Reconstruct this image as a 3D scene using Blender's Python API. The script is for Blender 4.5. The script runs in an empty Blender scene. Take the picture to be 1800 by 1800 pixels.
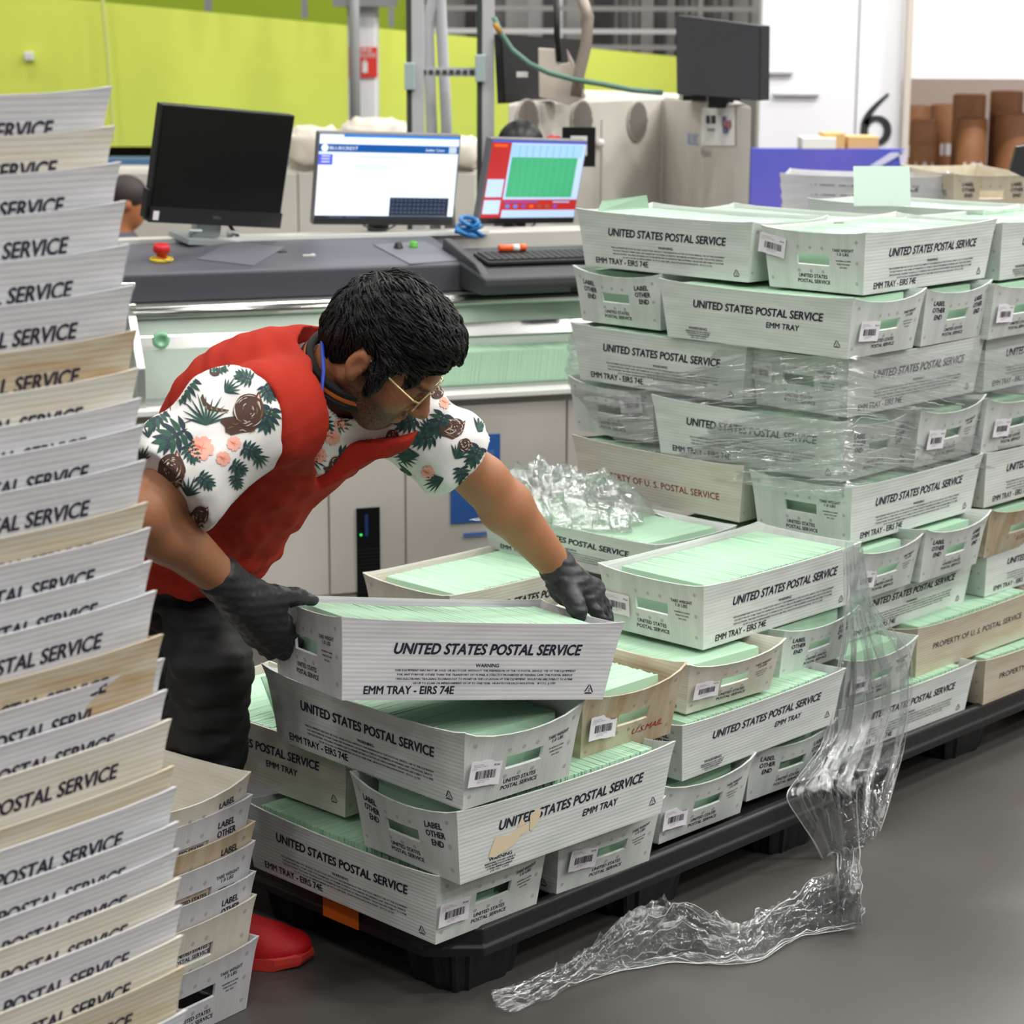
import bpy, bmesh, math, random
import numpy as np
from mathutils import Vector, Matrix
from mathutils.bvhtree import BVHTree
S = bpy.context.scene
COL = S.collection
rad = math.radians
RND = random.Random(11)

# ------------------------------------------------------------------ camera
F, EYE, PITCH, ROLL = 3762.7, 1.7232, rad(12.468), rad(0.263)
cd = bpy.data.cameras.new('camera'); cam = bpy.data.objects.new('camera', cd); COL.objects.link(cam)
cd.sensor_width = 36; cd.lens = F / 1800 * 36; cd.clip_start = .05; cd.clip_end = 200
cam.matrix_world = Matrix.Translation((0, 0, EYE)) @ Matrix.Rotation(rad(90) - PITCH, 4, 'X') @ Matrix.Rotation(ROLL, 4, 'Z')
cd.dof.use_dof = True; cd.dof.focus_distance = 3.85; cd.dof.aperture_fstop = 7.0
S.camera = cam

# ------------------------------------------------------------------ world, lights, exposure
W = bpy.data.worlds.new('world'); S.world = W; W.use_nodes = True
W.node_tree.nodes['Background'].inputs[0].default_value = (.90, .95, 1, 1)
W.node_tree.nodes['Background'].inputs[1].default_value = .10
S.view_settings.view_transform = 'Standard'; S.view_settings.look = 'None'
S.view_settings.gamma = 1; S.view_settings.use_curve_mapping = False
S.view_settings.exposure = 0.0
S.cycles.max_bounces = 6; S.cycles.diffuse_bounces = 3; S.cycles.glossy_bounces = 3
S.cycles.transmission_bounces = 4; S.cycles.transparent_max_bounces = 12
S.cycles.caustics_reflective = False; S.cycles.caustics_refractive = False
S.cycles.sample_clamp_indirect = 4
LIGHT_E = 93.0
SIDE = {-6.5: .55, -3.2: .72, .2: 1.0, 3.6: 1.5, 7: 1.9}                     # lamp energies weighted up towards the right, to brighten right-facing sides
LIGHTS = [(x, y) for x in (-6.5, -3.2, .2, 3.6, 7) for y in (-2.5, 1.2, 4.9, 8.6, 12.3)]
CEIL = 6.2

def srgb(r, g, b):
    f = lambda c: (c / 255 / 12.92) if c / 255 <= .04045 else ((c / 255 + .055) / 1.055) ** 2.4
    return (f(r), f(g), f(b), 1)

# ------------------------------------------------------------------ materials
MATS = {}
def mat(name, col=(128, 128, 128), rough=.5, metal=0, emit=0, var=0, bump=None, rnd=0, spec=.5, noise=None, sheen=0, coat=0):
    """bump=(scale, strength, stretch xyz); noise=(scale, colour2, lo, hi); rnd = brightness spread between objects"""
    if name in MATS: return MATS[name]
    m = bpy.data.materials.new(name); m.use_nodes = True; MATS[name] = m
    nt = m.node_tree; N = nt.nodes; L = nt.links; b = N['Principled BSDF']
    b.inputs['Base Color'].default_value = srgb(*col)
    b.inputs['Roughness'].default_value = rough; b.inputs['Metallic'].default_value = metal
    b.inputs['Specular IOR Level'].default_value = spec
    if coat: b.inputs['Coat Weight'].default_value = coat
    if sheen: b.inputs['Sheen Weight'].default_value = sheen
    m.diffuse_color = srgb(*col)
    if emit:
        b.inputs['Emission Color'].default_value = srgb(*col); b.inputs['Emission Strength'].default_value = emit
    tc = N.new('ShaderNodeTexCoord')
    out = None
    if noise or var:
        sc, c2, lo, hi = noise or (30, tuple(max(0, c * (1 - var)) for c in col), .4, .6)
        nz = N.new('ShaderNodeTexNoise'); nz.inputs['Scale'].default_value = sc; nz.inputs['Detail'].default_value = 5
        L.new(tc.outputs['Object'], nz.inputs['Vector'])
        rp = N.new('ShaderNodeValToRGB'); rp.color_ramp.elements[0].position = lo; rp.color_ramp.elements[1].position = hi
        rp.color_ramp.elements[0].color = srgb(*c2); rp.color_ramp.elements[1].color = srgb(*col)
        L.new(nz.outputs['Fac'], rp.inputs[0]); out = rp.outputs[0]
    if rnd:
        oi = N.new('ShaderNodeObjectInfo'); mr = N.new('ShaderNodeMapRange')
        mr.inputs['To Min'].default_value = 1 - rnd; mr.inputs['To Max'].default_value = 1 + rnd * .3
        L.new(oi.outputs['Random'], mr.inputs[0])
        hs = N.new('ShaderNodeHueSaturation'); hs.inputs['Color'].default_value = srgb(*col)
        if out: L.new(out, hs.inputs['Color'])
        L.new(mr.outputs[0], hs.inputs['Value']); out = hs.outputs[0]
    if out: L.new(out, b.inputs['Base Color'])
    if bump:
        nz = N.new('ShaderNodeTexNoise'); nz.inputs['Scale'].default_value = bump[0]; nz.inputs['Detail'].default_value = 3
        mp = N.new('ShaderNodeMapping'); mp.inputs['Scale'].default_value = bump[2] if len(bump) > 2 else (1, 1, 1)
        L.new(tc.outputs['Object'], mp.inputs[0]); L.new(mp.outputs[0], nz.inputs['Vector'])
        bp = N.new('ShaderNodeBump'); bp.inputs['Strength'].default_value = bump[1]; bp.inputs['Distance'].default_value = .01
        L.new(nz.outputs['Fac'], bp.inputs['Height']); L.new(bp.outputs[0], b.inputs['Normal'])
    return m

def fluted(name, col, axis, dirt=None, period=.0075):
    """corrugated plastic: flutes across one object axis, light scuffs"""
    if name in MATS: return MATS[name]
    m = mat(name, col, .42, rnd=.05, spec=.45)
    nt = m.node_tree; N = nt.nodes; L = nt.links; b = N['Principled BSDF']
    tc = N.new('ShaderNodeTexCoord'); w = N.new('ShaderNodeTexWave'); w.bands_direction = axis
    w.inputs['Scale'].default_value = .314 / period; w.inputs['Distortion'].default_value = .25; w.inputs['Detail'].default_value = 1
    w.inputs['Detail Scale'].default_value = .4
    L.new(tc.outputs['Object'], w.inputs['Vector'])
    bp = N.new('ShaderNodeBump'); bp.inputs['Strength'].default_value = .18; bp.inputs['Distance'].default_value = .0010
    L.new(w.outputs['Fac'], bp.inputs['Height']); L.new(bp.outputs[0], b.inputs['Normal'])
    nz = N.new('ShaderNodeTexNoise'); nz.inputs['Scale'].default_value = 7; nz.inputs['Detail'].default_value = 6
    mp = N.new('ShaderNodeMapping'); mp.inputs['Scale'].default_value = (1, 1, 6) if axis == 'Z' else (1, 4, 1)
    L.new(tc.outputs['Object'], mp.inputs[0]); L.new(mp.outputs[0], nz.inputs['Vector'])
    rp = N.new('ShaderNodeValToRGB'); rp.color_ramp.elements[0].position = .33; rp.color_ramp.elements[1].position = .60
    d = dirt or (236, 238, 236)
    rp.color_ramp.elements[0].color = srgb(*d); rp.color_ramp.elements[1].color = (1, 1, 1, 1)
    L.new(nz.outputs['Fac'], rp.inputs[0])
    src = b.inputs['Base Color'].links[0].from_socket
    mx = N.new('ShaderNodeMix'); mx.data_type = 'RGBA'; mx.blend_type = 'MULTIPLY'; mx.inputs[0].default_value = 1.0
    L.new(src, mx.inputs[6]); L.new(rp.outputs[0], mx.inputs[7])
    mx2 = N.new('ShaderNodeMix'); mx2.data_type = 'RGBA'; mx2.blend_type = 'MULTIPLY'
    mu = N.new('ShaderNodeMath'); mu.operation = 'MULTIPLY'; mu.inputs[1].default_value = .10; L.new(w.outputs['Fac'], mu.inputs[0])
    L.new(mu.outputs[0], mx2.inputs[0]); L.new(mx.outputs[2], mx2.inputs[6]); mx2.inputs[7].default_value = (.55, .6, .57, 1)
    L.new(mx2.outputs[2], b.inputs['Base Color'])
    return m

# ------------------------------------------------------------------ mesh helper
def tag(o, label=None, cat=None, group=None, kind=None):
    for k, v in (('label', label), ('category', cat), ('group', group), ('kind', kind)):
        if v: o[k] = v
    return o

def link(name, data, parent=None, loc=None, rz=None, M=None):
    o = bpy.data.objects.new(name, data); COL.objects.link(o)
    if parent: o.parent = parent
    if loc is not None: o.location = loc
    if rz is not None: o.rotation_euler = (0, 0, rz)
    if M is not None: o.matrix_basis = M
    return o

def empty(name, loc=(0, 0, 0), rz=0, M=None):
    return link(name, None, None, loc, rz, M)

class MB:
    def __init__(s): s.v = []; s.f = []; s.mi = []; s.m = 0; s.T = Matrix.Identity(4)
    def add(s, vs, fs, mi=None):
        n = len(s.v); s.v += [tuple(s.T @ Vector(p)) for p in vs]
        s.f += [tuple(n + i for i in f) for f in fs]; s.mi += [s.m if mi is None else mi] * len(fs); return s
    def box(s, x0, x1, y0, y1, z0, z1, mi=None):
        return s.add([(x, y, z) for z in (z0, z1) for y in (y0, y1) for x in (x0, x1)],
                     [(0, 2, 3, 1), (4, 5, 7, 6), (0, 1, 5, 4), (2, 6, 7, 3), (0, 4, 6, 2), (1, 3, 7, 5)], mi)
    def hexa(s, lo, hi, mi=None):
        """lo, hi: four corners each, counter-clockwise seen from above"""
        return s.add(list(lo) + list(hi), [(3, 2, 1, 0), (4, 5, 6, 7)] + [(i, (i + 1) % 4, 4 + (i + 1) % 4, 4 + i) for i in range(4)], mi)
    def prism(s, poly, a, b, axis='z', mi=None):
        n = len(poly)
        mk = {'z': lambda p, t: (p[0], p[1], t), 'x': lambda p, t: (t, p[0], p[1]), 'y': lambda p, t: (p[0], t, p[1])}[axis]
        return s.add([mk(p, a) for p in poly] + [mk(p, b) for p in poly],
                     [tuple(range(n))[::-1], tuple(range(n, 2 * n))] + [(i, (i + 1) % n, n + (i + 1) % n, n + i) for i in range(n)], mi)
    def tube(s, path, r, n=10, mi=None, cap=True):
        P = [Vector(p) for p in path]; rs = r if isinstance(r, (list, tuple)) else [r] * len(P)
        vs = []; fs = []; ref = None
        for i, p in enumerate(P):
            t = (P[min(i + 1, len(P) - 1)] - P[max(i - 1, 0)]).normalized()
            if ref is None: ref = t.orthogonal().normalized()
            ref = (ref - t * ref.dot(t)).normalized(); q = t.cross(ref)
            vs += [tuple(p + (ref * math.cos(a) + q * math.sin(a)) * rs[i]) for a in (2 * math.pi * k / n for k in range(n))]
        for i in range(len(P) - 1):
            fs += [(i * n + k, i * n + (k + 1) % n, (i + 1) * n + (k + 1) % n, (i + 1) * n + k) for k in range(n)]
        if cap: fs += [tuple(range(n))[::-1], tuple(range((len(P) - 1) * n, len(P) * n))]
        return s.add(vs, fs, mi)
    def lathe(s, prof, n=24, mi=None, c=(0, 0, 0)):
        vs = [(c[0] + r * math.cos(2 * math.pi * k / n), c[1] + r * math.sin(2 * math.pi * k / n), c[2] + z) for r, z in prof for k in range(n)]
        fs = [(i * n + k, i * n + (k + 1) % n, (i + 1) * n + (k + 1) % n, (i + 1) * n + k) for i in range(len(prof) - 1) for k in range(n)]
        fs += [tuple(range(n))[::-1], tuple(range((len(prof) - 1) * n, len(prof) * n))]
        return s.add(vs, fs, mi)
    def mesh(s, name, mats):
        me = bpy.data.meshes.new(name); me.from_pydata(s.v, [], s.f)
        for m in mats: me.materials.append(m)
        me.polygons.foreach_set('material_index', s.mi); me.update(); return me
    def build(s, name, mats, parent=None, smooth=False, bevel=0, **k):
        mats = mats if isinstance(mats, (list, tuple)) else [mats]
        o = link(name, s.mesh(name, mats), parent, **k)
        if smooth: o.data.polygons.foreach_set('use_smooth', [True] * len(o.data.polygons))
        if bevel:
            b = o.modifiers.new('bevel', 'BEVEL'); b.width = bevel; b.segments = 2; b.limit_method = 'ANGLE'; b.angle_limit = rad(40)
        return o

# ------------------------------------------------------------------ lettering
_TX = {}
def letters(s, size, shear=.22, fat=0, res=2, align='CENTER', sx=1.0):
    """2D vertices and faces of a line of text: baseline y=0"""
    k = (s, round(size, 5), shear, fat, res, align, sx)
    if k in _TX: return _TX[k]
    c = bpy.data.curves.new('t', 'FONT'); c.body = s; c.size = size; c.shear = shear; c.offset = fat; c.resolution_u = res; c.align_x = align
    o = bpy.data.objects.new('t', c); me = o.to_mesh()
    _TX[k] = ([(v.co.x * sx, v.co.y) for v in me.vertices], [tuple(p.vertices) for p in me.polygons])
    o.to_mesh_clear(); bpy.data.objects.remove(o); bpy.data.curves.remove(c)
    return _TX[k]

def fit_letters(s, width, cap, shear=.22, fat=.0, res=2):
    """text squeezed to a given width and capital height"""
    v, f = letters(s, 1, shear, fat / cap, res)
    x0 = min(p[0] for p in v); x1 = max(p[0] for p in v)
    vb, _ = letters('H', 1, 0, fat / cap, res); h = max(p[1] for p in vb)
    kx = width / (x1 - x0); ky = cap / h; xm = (x0 + x1) / 2
    return [((p[0] - xm) * kx, p[1] * ky) for p in v], f

def flat_text(mb, s, width, cap, place, mi, shear=0, fat=0, res=2):
    v, f = fit_letters(s, width, cap, shear, 0, res)                 # heavier strokes: the line is laid down again, slightly shifted
    for dx, dy in ((0, 0),) if not fat else ((-.0002, 0), (.0002, 0)) if cap < .005 else ((-fat, 0), (fat, 0), (0, fat * .7), (0, -fat * .7)): mb.add([place(x + dx, y + dy) for x, y in v], f, mi)
# ------------------------------------------------------------------ mail trays
TL, TW, TLB, TWB, TH, THK = .555, .282, .518, .258, .138, .0038
FINE = ["THIS EQUIPMENT MAY NOT BE SOLD OR RECYCLED WITHOUT THE PERMISSION OF THE US POSTAL SERVICE. USE OF THIS EQUIPMENT",
        "FOR ANY PURPOSE OTHER THAN THE TRANSPORT OF US MAIL IS STRICTLY PROHIBITED BY FEDERAL LAW. THE POSTAL SERVICE",
        "USES ELECTRONIC TRACKING TECHNOLOGY TO MONITOR THE LOCATION OF THIS EQUIPMENT. VIOLATORS ARE SUBJECT TO A FINE",
        "OF UP TO $1,000 OR IMPRISONMENT OF UP TO ONE YEAR, OR BOTH FOR EACH VIOLATION.  18 U.S.C. § 1707."]
class TrayShape:
    def __init__(s, H=TH, droop=(.004, .012), bulge=(.004, .010), flare=.004, seed=0):
        s.H, s.droop, s.bulge, s.flare = H, droop, bulge, flare; r = random.Random(seed); s.k = [r.uniform(.6, 1.3) for _ in range(8)]
    def P(s, face, u, t, off=0.0, inner=False):
        """face yn yp xn xp; u in -1..1 left to right seen from outside; t 0..1 bottom to top"""
        long = face[0] == 'y'; i = ('yn', 'yp', 'xn', 'xp').index(face)
        a = (TLB + (TL - TLB) * t) / 2; b = (TWB + (TW - TWB) * t) / 2
        a += s.flare * .9 * t ** 7; b += s.flare * .9 * t ** 7
        half, dep = (a, b) if long else (b, a)
        if inner: half -= THK; dep -= THK
        q = max(0.0, 1 - u * u)
        dep += s.bulge[0 if long else 1] * s.k[i] * q * math.sin(min(1, t * 1.0) * math.pi * .62) + off
        z = t * s.H - s.droop[0 if long else 1] * s.k[4 + i] * q * t ** 2 + s.flare * abs(u) ** 8 * t ** 5
        if inner: z = THK + z * (1 - THK / s.H)
        h = u * half
        return {'yn': (h, -dep, z), 'yp': (-h, dep, z), 'xn': (-dep, -h, z), 'xp': (dep, h, z)}[face]
    def place(s, face, off=.0005):
        long = face[0] == 'y'
        def f(x, y):
            t = y / s.H; half = ((TLB + (TL - TLB) * t) if long else (TWB + (TW - TWB) * t)) / 2
            return s.P(face, max(-1, min(1, x / half)), t, off)
        return f

def triangle_mark(mb, pl, cx, y0, h, mi):
    """recycling triangle outline with a 2"""
    o = [(cx, y0 + h), (cx - h * .56, y0), (cx + h * .56, y0)]; g = (cx, y0 + h * .36)
    i = [tuple(g[k] + (p[k] - g[k]) * .66 for k in (0, 1)) for p in o]
    for a in range(3):
        b = (a + 1) % 3
        cut = lambda p, q, t: (p[0] + (q[0] - p[0]) * t, p[1] + (q[1] - p[1]) * t)
        mb.add([pl(*cut(o[a], o[b], .10)), pl(*cut(o[a], o[b], .86)), pl(*cut(i[a], i[b], .86)), pl(*cut(i[a], i[b], .05))], [(0, 1, 2, 3)], mi)
    flat_text(mb, '2', h * .22, h * .3, lambda x, y: pl(cx + x, y0 + h * .2 + y), mi, 0)

def tray_mesh(name, shape, long_kind, end_kinds, tint, fine=True, damage=None):
    mb = MB(); H = shape.H
    for face in ('yn', 'yp', 'xn', 'xp'):
        long = face[0] == 'y'
        us = [-1, -.985, -.9, -.7, -.45, -.2, 0, .2, .45, .7, .9, .985, 1] if long else [-1, -.97, -.85, -.6, -.34, -.1, .1, .31, .6, .85, .97, 1]
        ts = [0, .06, .25, .45, .65, .8, .9, .97, 1] if long else [0, .06, .25, .43, .63, .8, .9, .97, 1]
        nu, nt = len(us), len(ts)
        vo = [shape.P(face, u, t) for t in ts for u in us]; vi = [shape.P(face, u, t, 0, True) for t in ts for u in us]
        hole = set() if long else {(i, j) for i in range(nu - 1) for j in range(nt - 1) if us[i] >= -.35 and us[i + 1] <= .32 and ts[j] >= .42 and ts[j + 1] <= .64}
        fs = []; n = nu * nt
        for j in range(nt - 1):
            for i in range(nu - 1):
                a, b, c, d = j * nu + i, j * nu + i + 1, (j + 1) * nu + i + 1, (j + 1) * nu + i
                if (i, j) in hole:
                    for (p, q, nb) in ((a, b, (i, j - 1)), (b, c, (i + 1, j)), (c, d, (i, j + 1)), (d, a, (i - 1, j))):
                        if nb not in hole: fs.append((p, q, n + q, n + p))
                    continue
                fs.append((a, b, c, d)); fs.append((n + d, n + c, n + b, n + a))
        j = nt - 1
        fs += [(j * nu + i, j * nu + i + 1, n + j * nu + i + 1, n + j * nu + i) for i in range(nu - 1)]
        mb.add(vo + vi, fs, 0 if long else 1)
    for inn, z in ((False, 0), (True, THK)):
        a = TLB / 2 - (THK if inn else 0); b = TWB / 2 - (THK if inn else 0)
        q = [(-a, -b, z), (a, -b, z), (a, b, z), (-a, b, z)]
        mb.add(q, [(0, 1, 2, 3) if inn else (3, 2, 1, 0)], 0)
    # printing
    for face in ('yn', 'yp'):
        pl = shape.place(face); k = H / .138
        at = lambda x0, y0: (lambda x, y: pl(x0 + x, (y0 + y * 1) * k))
        if long_kind in ('EIRS', 'EMM', 'BIG'):
            flat_text(mb, 'UNITED STATES POSTAL SERVICE', .372, .0185, at(.012, .087 if long_kind == 'BIG' else .081), 2, .2, .0010, 3)
        if long_kind == 'EIRS':
            flat_text(mb, 'EMM TRAY - EIRS 74E', .172, .0135, at(-.135, .011), 2, 0, .0006)
            flat_text(mb, 'WARNING', .046, .0062, at(.01, .0585), 2, 0, .0002)
            if fine:
                for q, (t, wd) in enumerate(zip(FINE, (.360, .349, .352, .285))): flat_text(mb, t, wd, .0036, at(.012, .0505 - q * .0075), 2, 0, .0001, 1)
            triangle_mark(mb, pl, .226, .011 * k, .020 * k, 2)
        if long_kind == 'EMM':
            flat_text(mb, 'EMM TRAY', .094, .0135, at(.085, .052), 2, .2, .0006)
            flat_text(mb, 'WARNING', .056, .0062, at(-.165, .026), 2, 0, .0003)
            if fine:
                for q in range(4): flat_text(mb, ["MAXIMUM PENALTY FOR THEFT OR MISUSE OF", "POSTAL PROPERTY IS A $1,000 FINE AND", "3 YEARS IMPRISONMENT", "(18 USC 1707)"][q], (.075, .07, .062, .045)[q], .0034, at(-.165, .0195 - q * .005), 2, 0, .0001, 1)
            triangle_mark(mb, pl, .232, .024 * k, .020 * k, 2)
        if long_kind == 'TAN': flat_text(mb, 'PROPERTY OF U. S. POSTAL SERVICE', .40, .0165, at(.0, .066), 2, 0, .0002)
        if long_kind == 'TANRED': flat_text(mb, 'PROPERTY OF U. S. POSTAL SERVICE', .40, .0165, at(.0, .045), 3, 0, .0002)
    for face, kind in zip(('xn', 'xp'), end_kinds):
        pl = shape.place(face); k = H / .138
        at = lambda x0, y0: (lambda x, y: pl(x0 + x, (y0 + y) * k))
        for (x, y) in [(-.042, .101), (-.009, .101), (.024, .101), (-.042, .045), (-.009, .045), (.024, .045), (-.118, .118), (.116, .118), (.116, .070), (-.118, .022), (.114, .024)]:
            r = .0042; mb.add([pl(x + r * math.cos(a), (y + r * math.sin(a)) * k) for a in (2 * math.pi * q / 10 for q in range(10))], [tuple(range(10))], 4)
        ink = 3 if kind == 'RED' else 2
        if kind in ('TARE', 'LABEL'):
            flat_text(mb, 'UNITED STATES', .078, .0080, at(-.004, .0300), 2, 0, .0003); flat_text(mb, 'POSTAL SERVICE', .088, .0080, at(-.002, .0175), 2, 0, .0003)
        if kind == 'TARE':
            flat_text(mb, 'TARE WEIGHT', .056, .0066, at(.080, .095), 2, 0, .0002); flat_text(mb, '1.0 LBS', .030, .0066, at(.080, .086), 2, 0, .0002)
            for q, t in enumerate(('MORTEN-15-G-0042', 'PSIN-PTE-2001', 'DEC 2012')): flat_text(mb, t, (.040, .034, .020)[q], .0032, at(.080, .072 - q * .0075), 2, 0, .0001, 1)
        if kind == 'LABEL':
            for cx in (-.088, .083):
                for q, t in enumerate(('LABEL', 'OTHER', 'END')): flat_text(mb, t, (.040, .045, .028)[q], .0125, at(cx + q * .0025, .1010 - q * .0185), 2, 0, .0006)
        if kind == 'RED': flat_text(mb, 'U.S.MAIL', .092, .0125, at(.05, .030), 3, .2, .0003)
    if damage:                                                       # torn label remains on a long face
        pl = shape.place('yn', .0010)
        for poly in damage: mb.add([pl(x, y) for x, y in poly], [tuple(range(len(poly)))], 5)
    me = mb.mesh(name, [fluted('tray_side_' + tint, TINT[tint], 'Z', DIRT.get(tint)), fluted('tray_end_' + tint, tuple(c * .985 for c in TINT[tint]), 'Y', DIRT.get(tint)),
                        mat('print_ink', (34, 30, 52), .5), mat('red_print', (168, 52, 42), .5), mat('rivet_' + tint, tuple(c * .80 for c in TINT[tint]), .5), mat('torn_paper', (228, 210, 178), .8)])
    bm = bmesh.new(); bm.from_mesh(me); bmesh.ops.remove_doubles(bm, verts=[v for v in bm.verts if any(f.material_index < 2 for f in v.link_faces)], dist=.0002)
    for f in bm.faces: f.smooth = f.material_index < 2
    bm.to_mesh(me); bm.free()
    if hasattr(me, 'set_sharp_from_angle'): me.set_sharp_from_angle(angle=rad(35))
    return me

TINT = dict(mint=(226, 231, 227), white=(214, 213, 217), cream=(222, 218, 208), tan=(202, 190, 168), yellow=(206, 198, 180))
DIRT = dict(tan=(226, 206, 178), cream=(244, 240, 230), yellow=(244, 234, 218))
TEAR = [[(-.195, .035), (-.190, .052), (-.182, .070), (-.150, .066), (-.118, .075), (-.100, .078), (-.102, .062), (-.120, .058), (-.128, .046), (-.150, .038), (-.180, .030)],
        [(-.098, .062), (-.100, .092), (-.085, .100), (-.072, .096), (-.078, .072), (-.092, .058)], [(-.13, .075), (-.12, .094), (-.112, .080), (-.106, .078)]]
_TM = {}
def tray_data(long_kind, end_kind, tint, var=0, fine=True, damage=False):
    k = (long_kind, end_kind, tint, var, fine, damage)
    if k not in _TM:
        sh = [TrayShape(TH, (.005, .014), (.004, .010), .004, 1), TrayShape(TH, (.002, .005), (.002, .003), .004, 2), TrayShape(TH, (.006, .024), (.006, .016), .008, 3),
              TrayShape(TH, (.006, .004), (-.004, .004), .010, 4)][var]
        other = {'TARE': 'LABEL', 'LABEL': 'TARE', 'RED': 'RED', 'NONE': 'NONE'}[end_kind]
        _TM[k] = tray_mesh('mail_tray', sh, long_kind, (end_kind, other), tint, fine, TEAR if damage else None); _TM[k]['var'] = var
        _TM[k]['H'] = TH
    return _TM[k], [TrayShape(TH, (.005, .014), (.004, .010), .004, 1), TrayShape(TH, (.002, .005), (.002, .003), .004, 2), TrayShape(TH, (.006, .024), (.006, .016), .008, 3), TrayShape(TH, (.006, .004), (-.004, .004), .010, 4)][var]

def sticker_mesh(seed, num):
    """paper routing label: barcode, address lines, number"""
    r = random.Random(seed); mb = MB(); w, h = .074, .046
    P = lambda x, y, o=0.0: (-.0008 - o - .004 * (x / w) ** 2 * 2 - (.004 * max(0, -y / h) ** 2 if seed % 2 else .002 * max(0, y / h)), -x, y)
    n, m = 8, 5; top = [r.uniform(-.0008, .0008) for _ in range(n + 1)]
    vs = [P((i / n - .5) * w, (j / m - .5) * h + (top[i] if j in (0, m) else 0), k * .0005) for k in (0, 1) for j in range(m + 1) for i in range(n + 1)]
    q = (n + 1) * (m + 1); fs = []
    for j in range(m):
        for i in range(n):
            a = j * (n + 1) + i; fs += [(q + a, q + a + 1, q + a + n + 2, q + a + n + 1), (a + n + 1, a + n + 2, a + 1, a)]
    b = [i for i in range(n + 1)] + [j * (n + 1) + n for j in range(1, m + 1)] + [m * (n + 1) + i for i in range(n - 1, -1, -1)] + [j * (n + 1) for j in range(m - 1, 0, -1)]
    fs += [(b[k], b[(k + 1) % len(b)], q + b[(k + 1) % len(b)], q + b[k]) for k in range(len(b))]
    mb.add(vs, fs, 0)
    x = -.022
    while x < .026:
        d = r.choice((.0006, .0011, .0017)); mb.add([P(x, -.010, .0009), P(x + d, -.010, .0009), P(x + d, .005, .0009), P(x, .005, .0009)], [(0, 1, 2, 3)], 1); x += d + r.choice((.0006, .001, .0014))
    flat_text(mb, num, .013, .0036, lambda a, c: P(.026 + a, .0115 + c, .0009), 1)
    for (t, a, y, wd) in (('MAIL PROCESSING', -.018, .0150, .026), ('LTR FCM BALLOT MAIL 5D', -.013, .0115, .036), ('LTR 5D', -.026, .008, .012), ('PHOENIX AZ 852', 0, -.0135, .028), ('MAIL TRAY', -.005, -.017, .02)):
        flat_text(mb, t, wd, .0019, lambda p, c: P(a + p, y + c, .0009), 2, 0, 0, 1)
    return mb.mesh('barcode_label', [mat('label_paper', (236, 232, 238), .65), mat('label_ink', (40, 38, 52), .6), mat('label_grey_ink', (120, 118, 130), .6)])
STK = [sticker_mesh(i, n) for i, n in enumerate(('85260', '85364', '85338', '85022'))]
SPARE = {}

def envelope_mesh(seed, H=TH, fill=1.0, gap=True):
    """letters standing on edge, packed along the tray"""
    r = random.Random(seed); mb = MB(); x = -.240; n = 0
    sag = r.uniform(.0, .006); wob = r.uniform(-.5, .5)
    while x < .240:
        th = r.uniform(.0032, .0050); bunch = math.sin(x * 23 + seed) * .0012
        top = H - .008 - sag * (1 - (x / .25) ** 2) + bunch * .4 + r.uniform(-.0002, .0002); y0 = -.1185 + r.uniform(-.0022, .0022); y1 = .1185 + r.uniform(-.0022, .0022)
        lean = .004 + .003 * math.sin(x * 9 + seed); dz = r.uniform(-.0008, .0008)
        mb.hexa([(x, y0, .006), (x + th, y0, .006), (x + th, y1, .006), (x, y1, .006)],
                [(x + lean, y0, top + dz), (x + th + lean, y0, top + dz), (x + th + lean, y1, top - dz), (x + lean, y1, top - dz)])
        x += th + (r.uniform(0, .00006) if r.random() < .88 else .0005); n += 1
    return mb.mesh('green_envelopes', [mat('envelope_green', (176, 213, 184), .75, rnd=.04)])
ENV = [envelope_mesh(i + 3) for i in range(4)]

def tray_matrix(kind, x, y, a, z):
    return Matrix.Translation((x, y, z)) @ Matrix.Rotation(rad(a + (90 if kind == 'L' else 0)), 4, 'Z')

NTRAY = [0]
def filled_tray(kind, x, y, a, z, H, data, label, group, sticker=None, mail=True, M=None, mail_label=None, drop=0.0):
    me, sh = data; NTRAY[0] += 1
    M = M or tray_matrix(kind, x, y, a, z); M = M @ Matrix.Diagonal((1, 1, H / TH, 1))
    o = link('mail_tray', me, M=M); tag(o, label, 'mail tray', group)
    if sticker is not None:
        i, (sx, sy), rot = sticker[:3]; p = Vector(sh.place('xn', .0016)(sx, sy))
        s = link('barcode_label', STK[i], o, M=Matrix.Translation(p) @ Matrix.Rotation(rad(-6), 4, 'Y') @ Matrix.Rotation(rad(rot), 4, 'X'))
    if mail:
        e = link('green_envelopes', ENV[NTRAY[0] % 4], M=M @ Matrix.Translation((0, 0, -drop)))
        tag(e, mail_label or 'pale green envelopes packed upright inside the ' + label.split(' tray ', 1)[1].join(('tray ', '')) if ' tray ' in label else label, 'envelopes', 'green envelopes in the mail trays', 'stuff')
        if len(e['label'].split()) > 16: e['label'] = ' '.join(e['label'].split()[:16])
    return o
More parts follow.
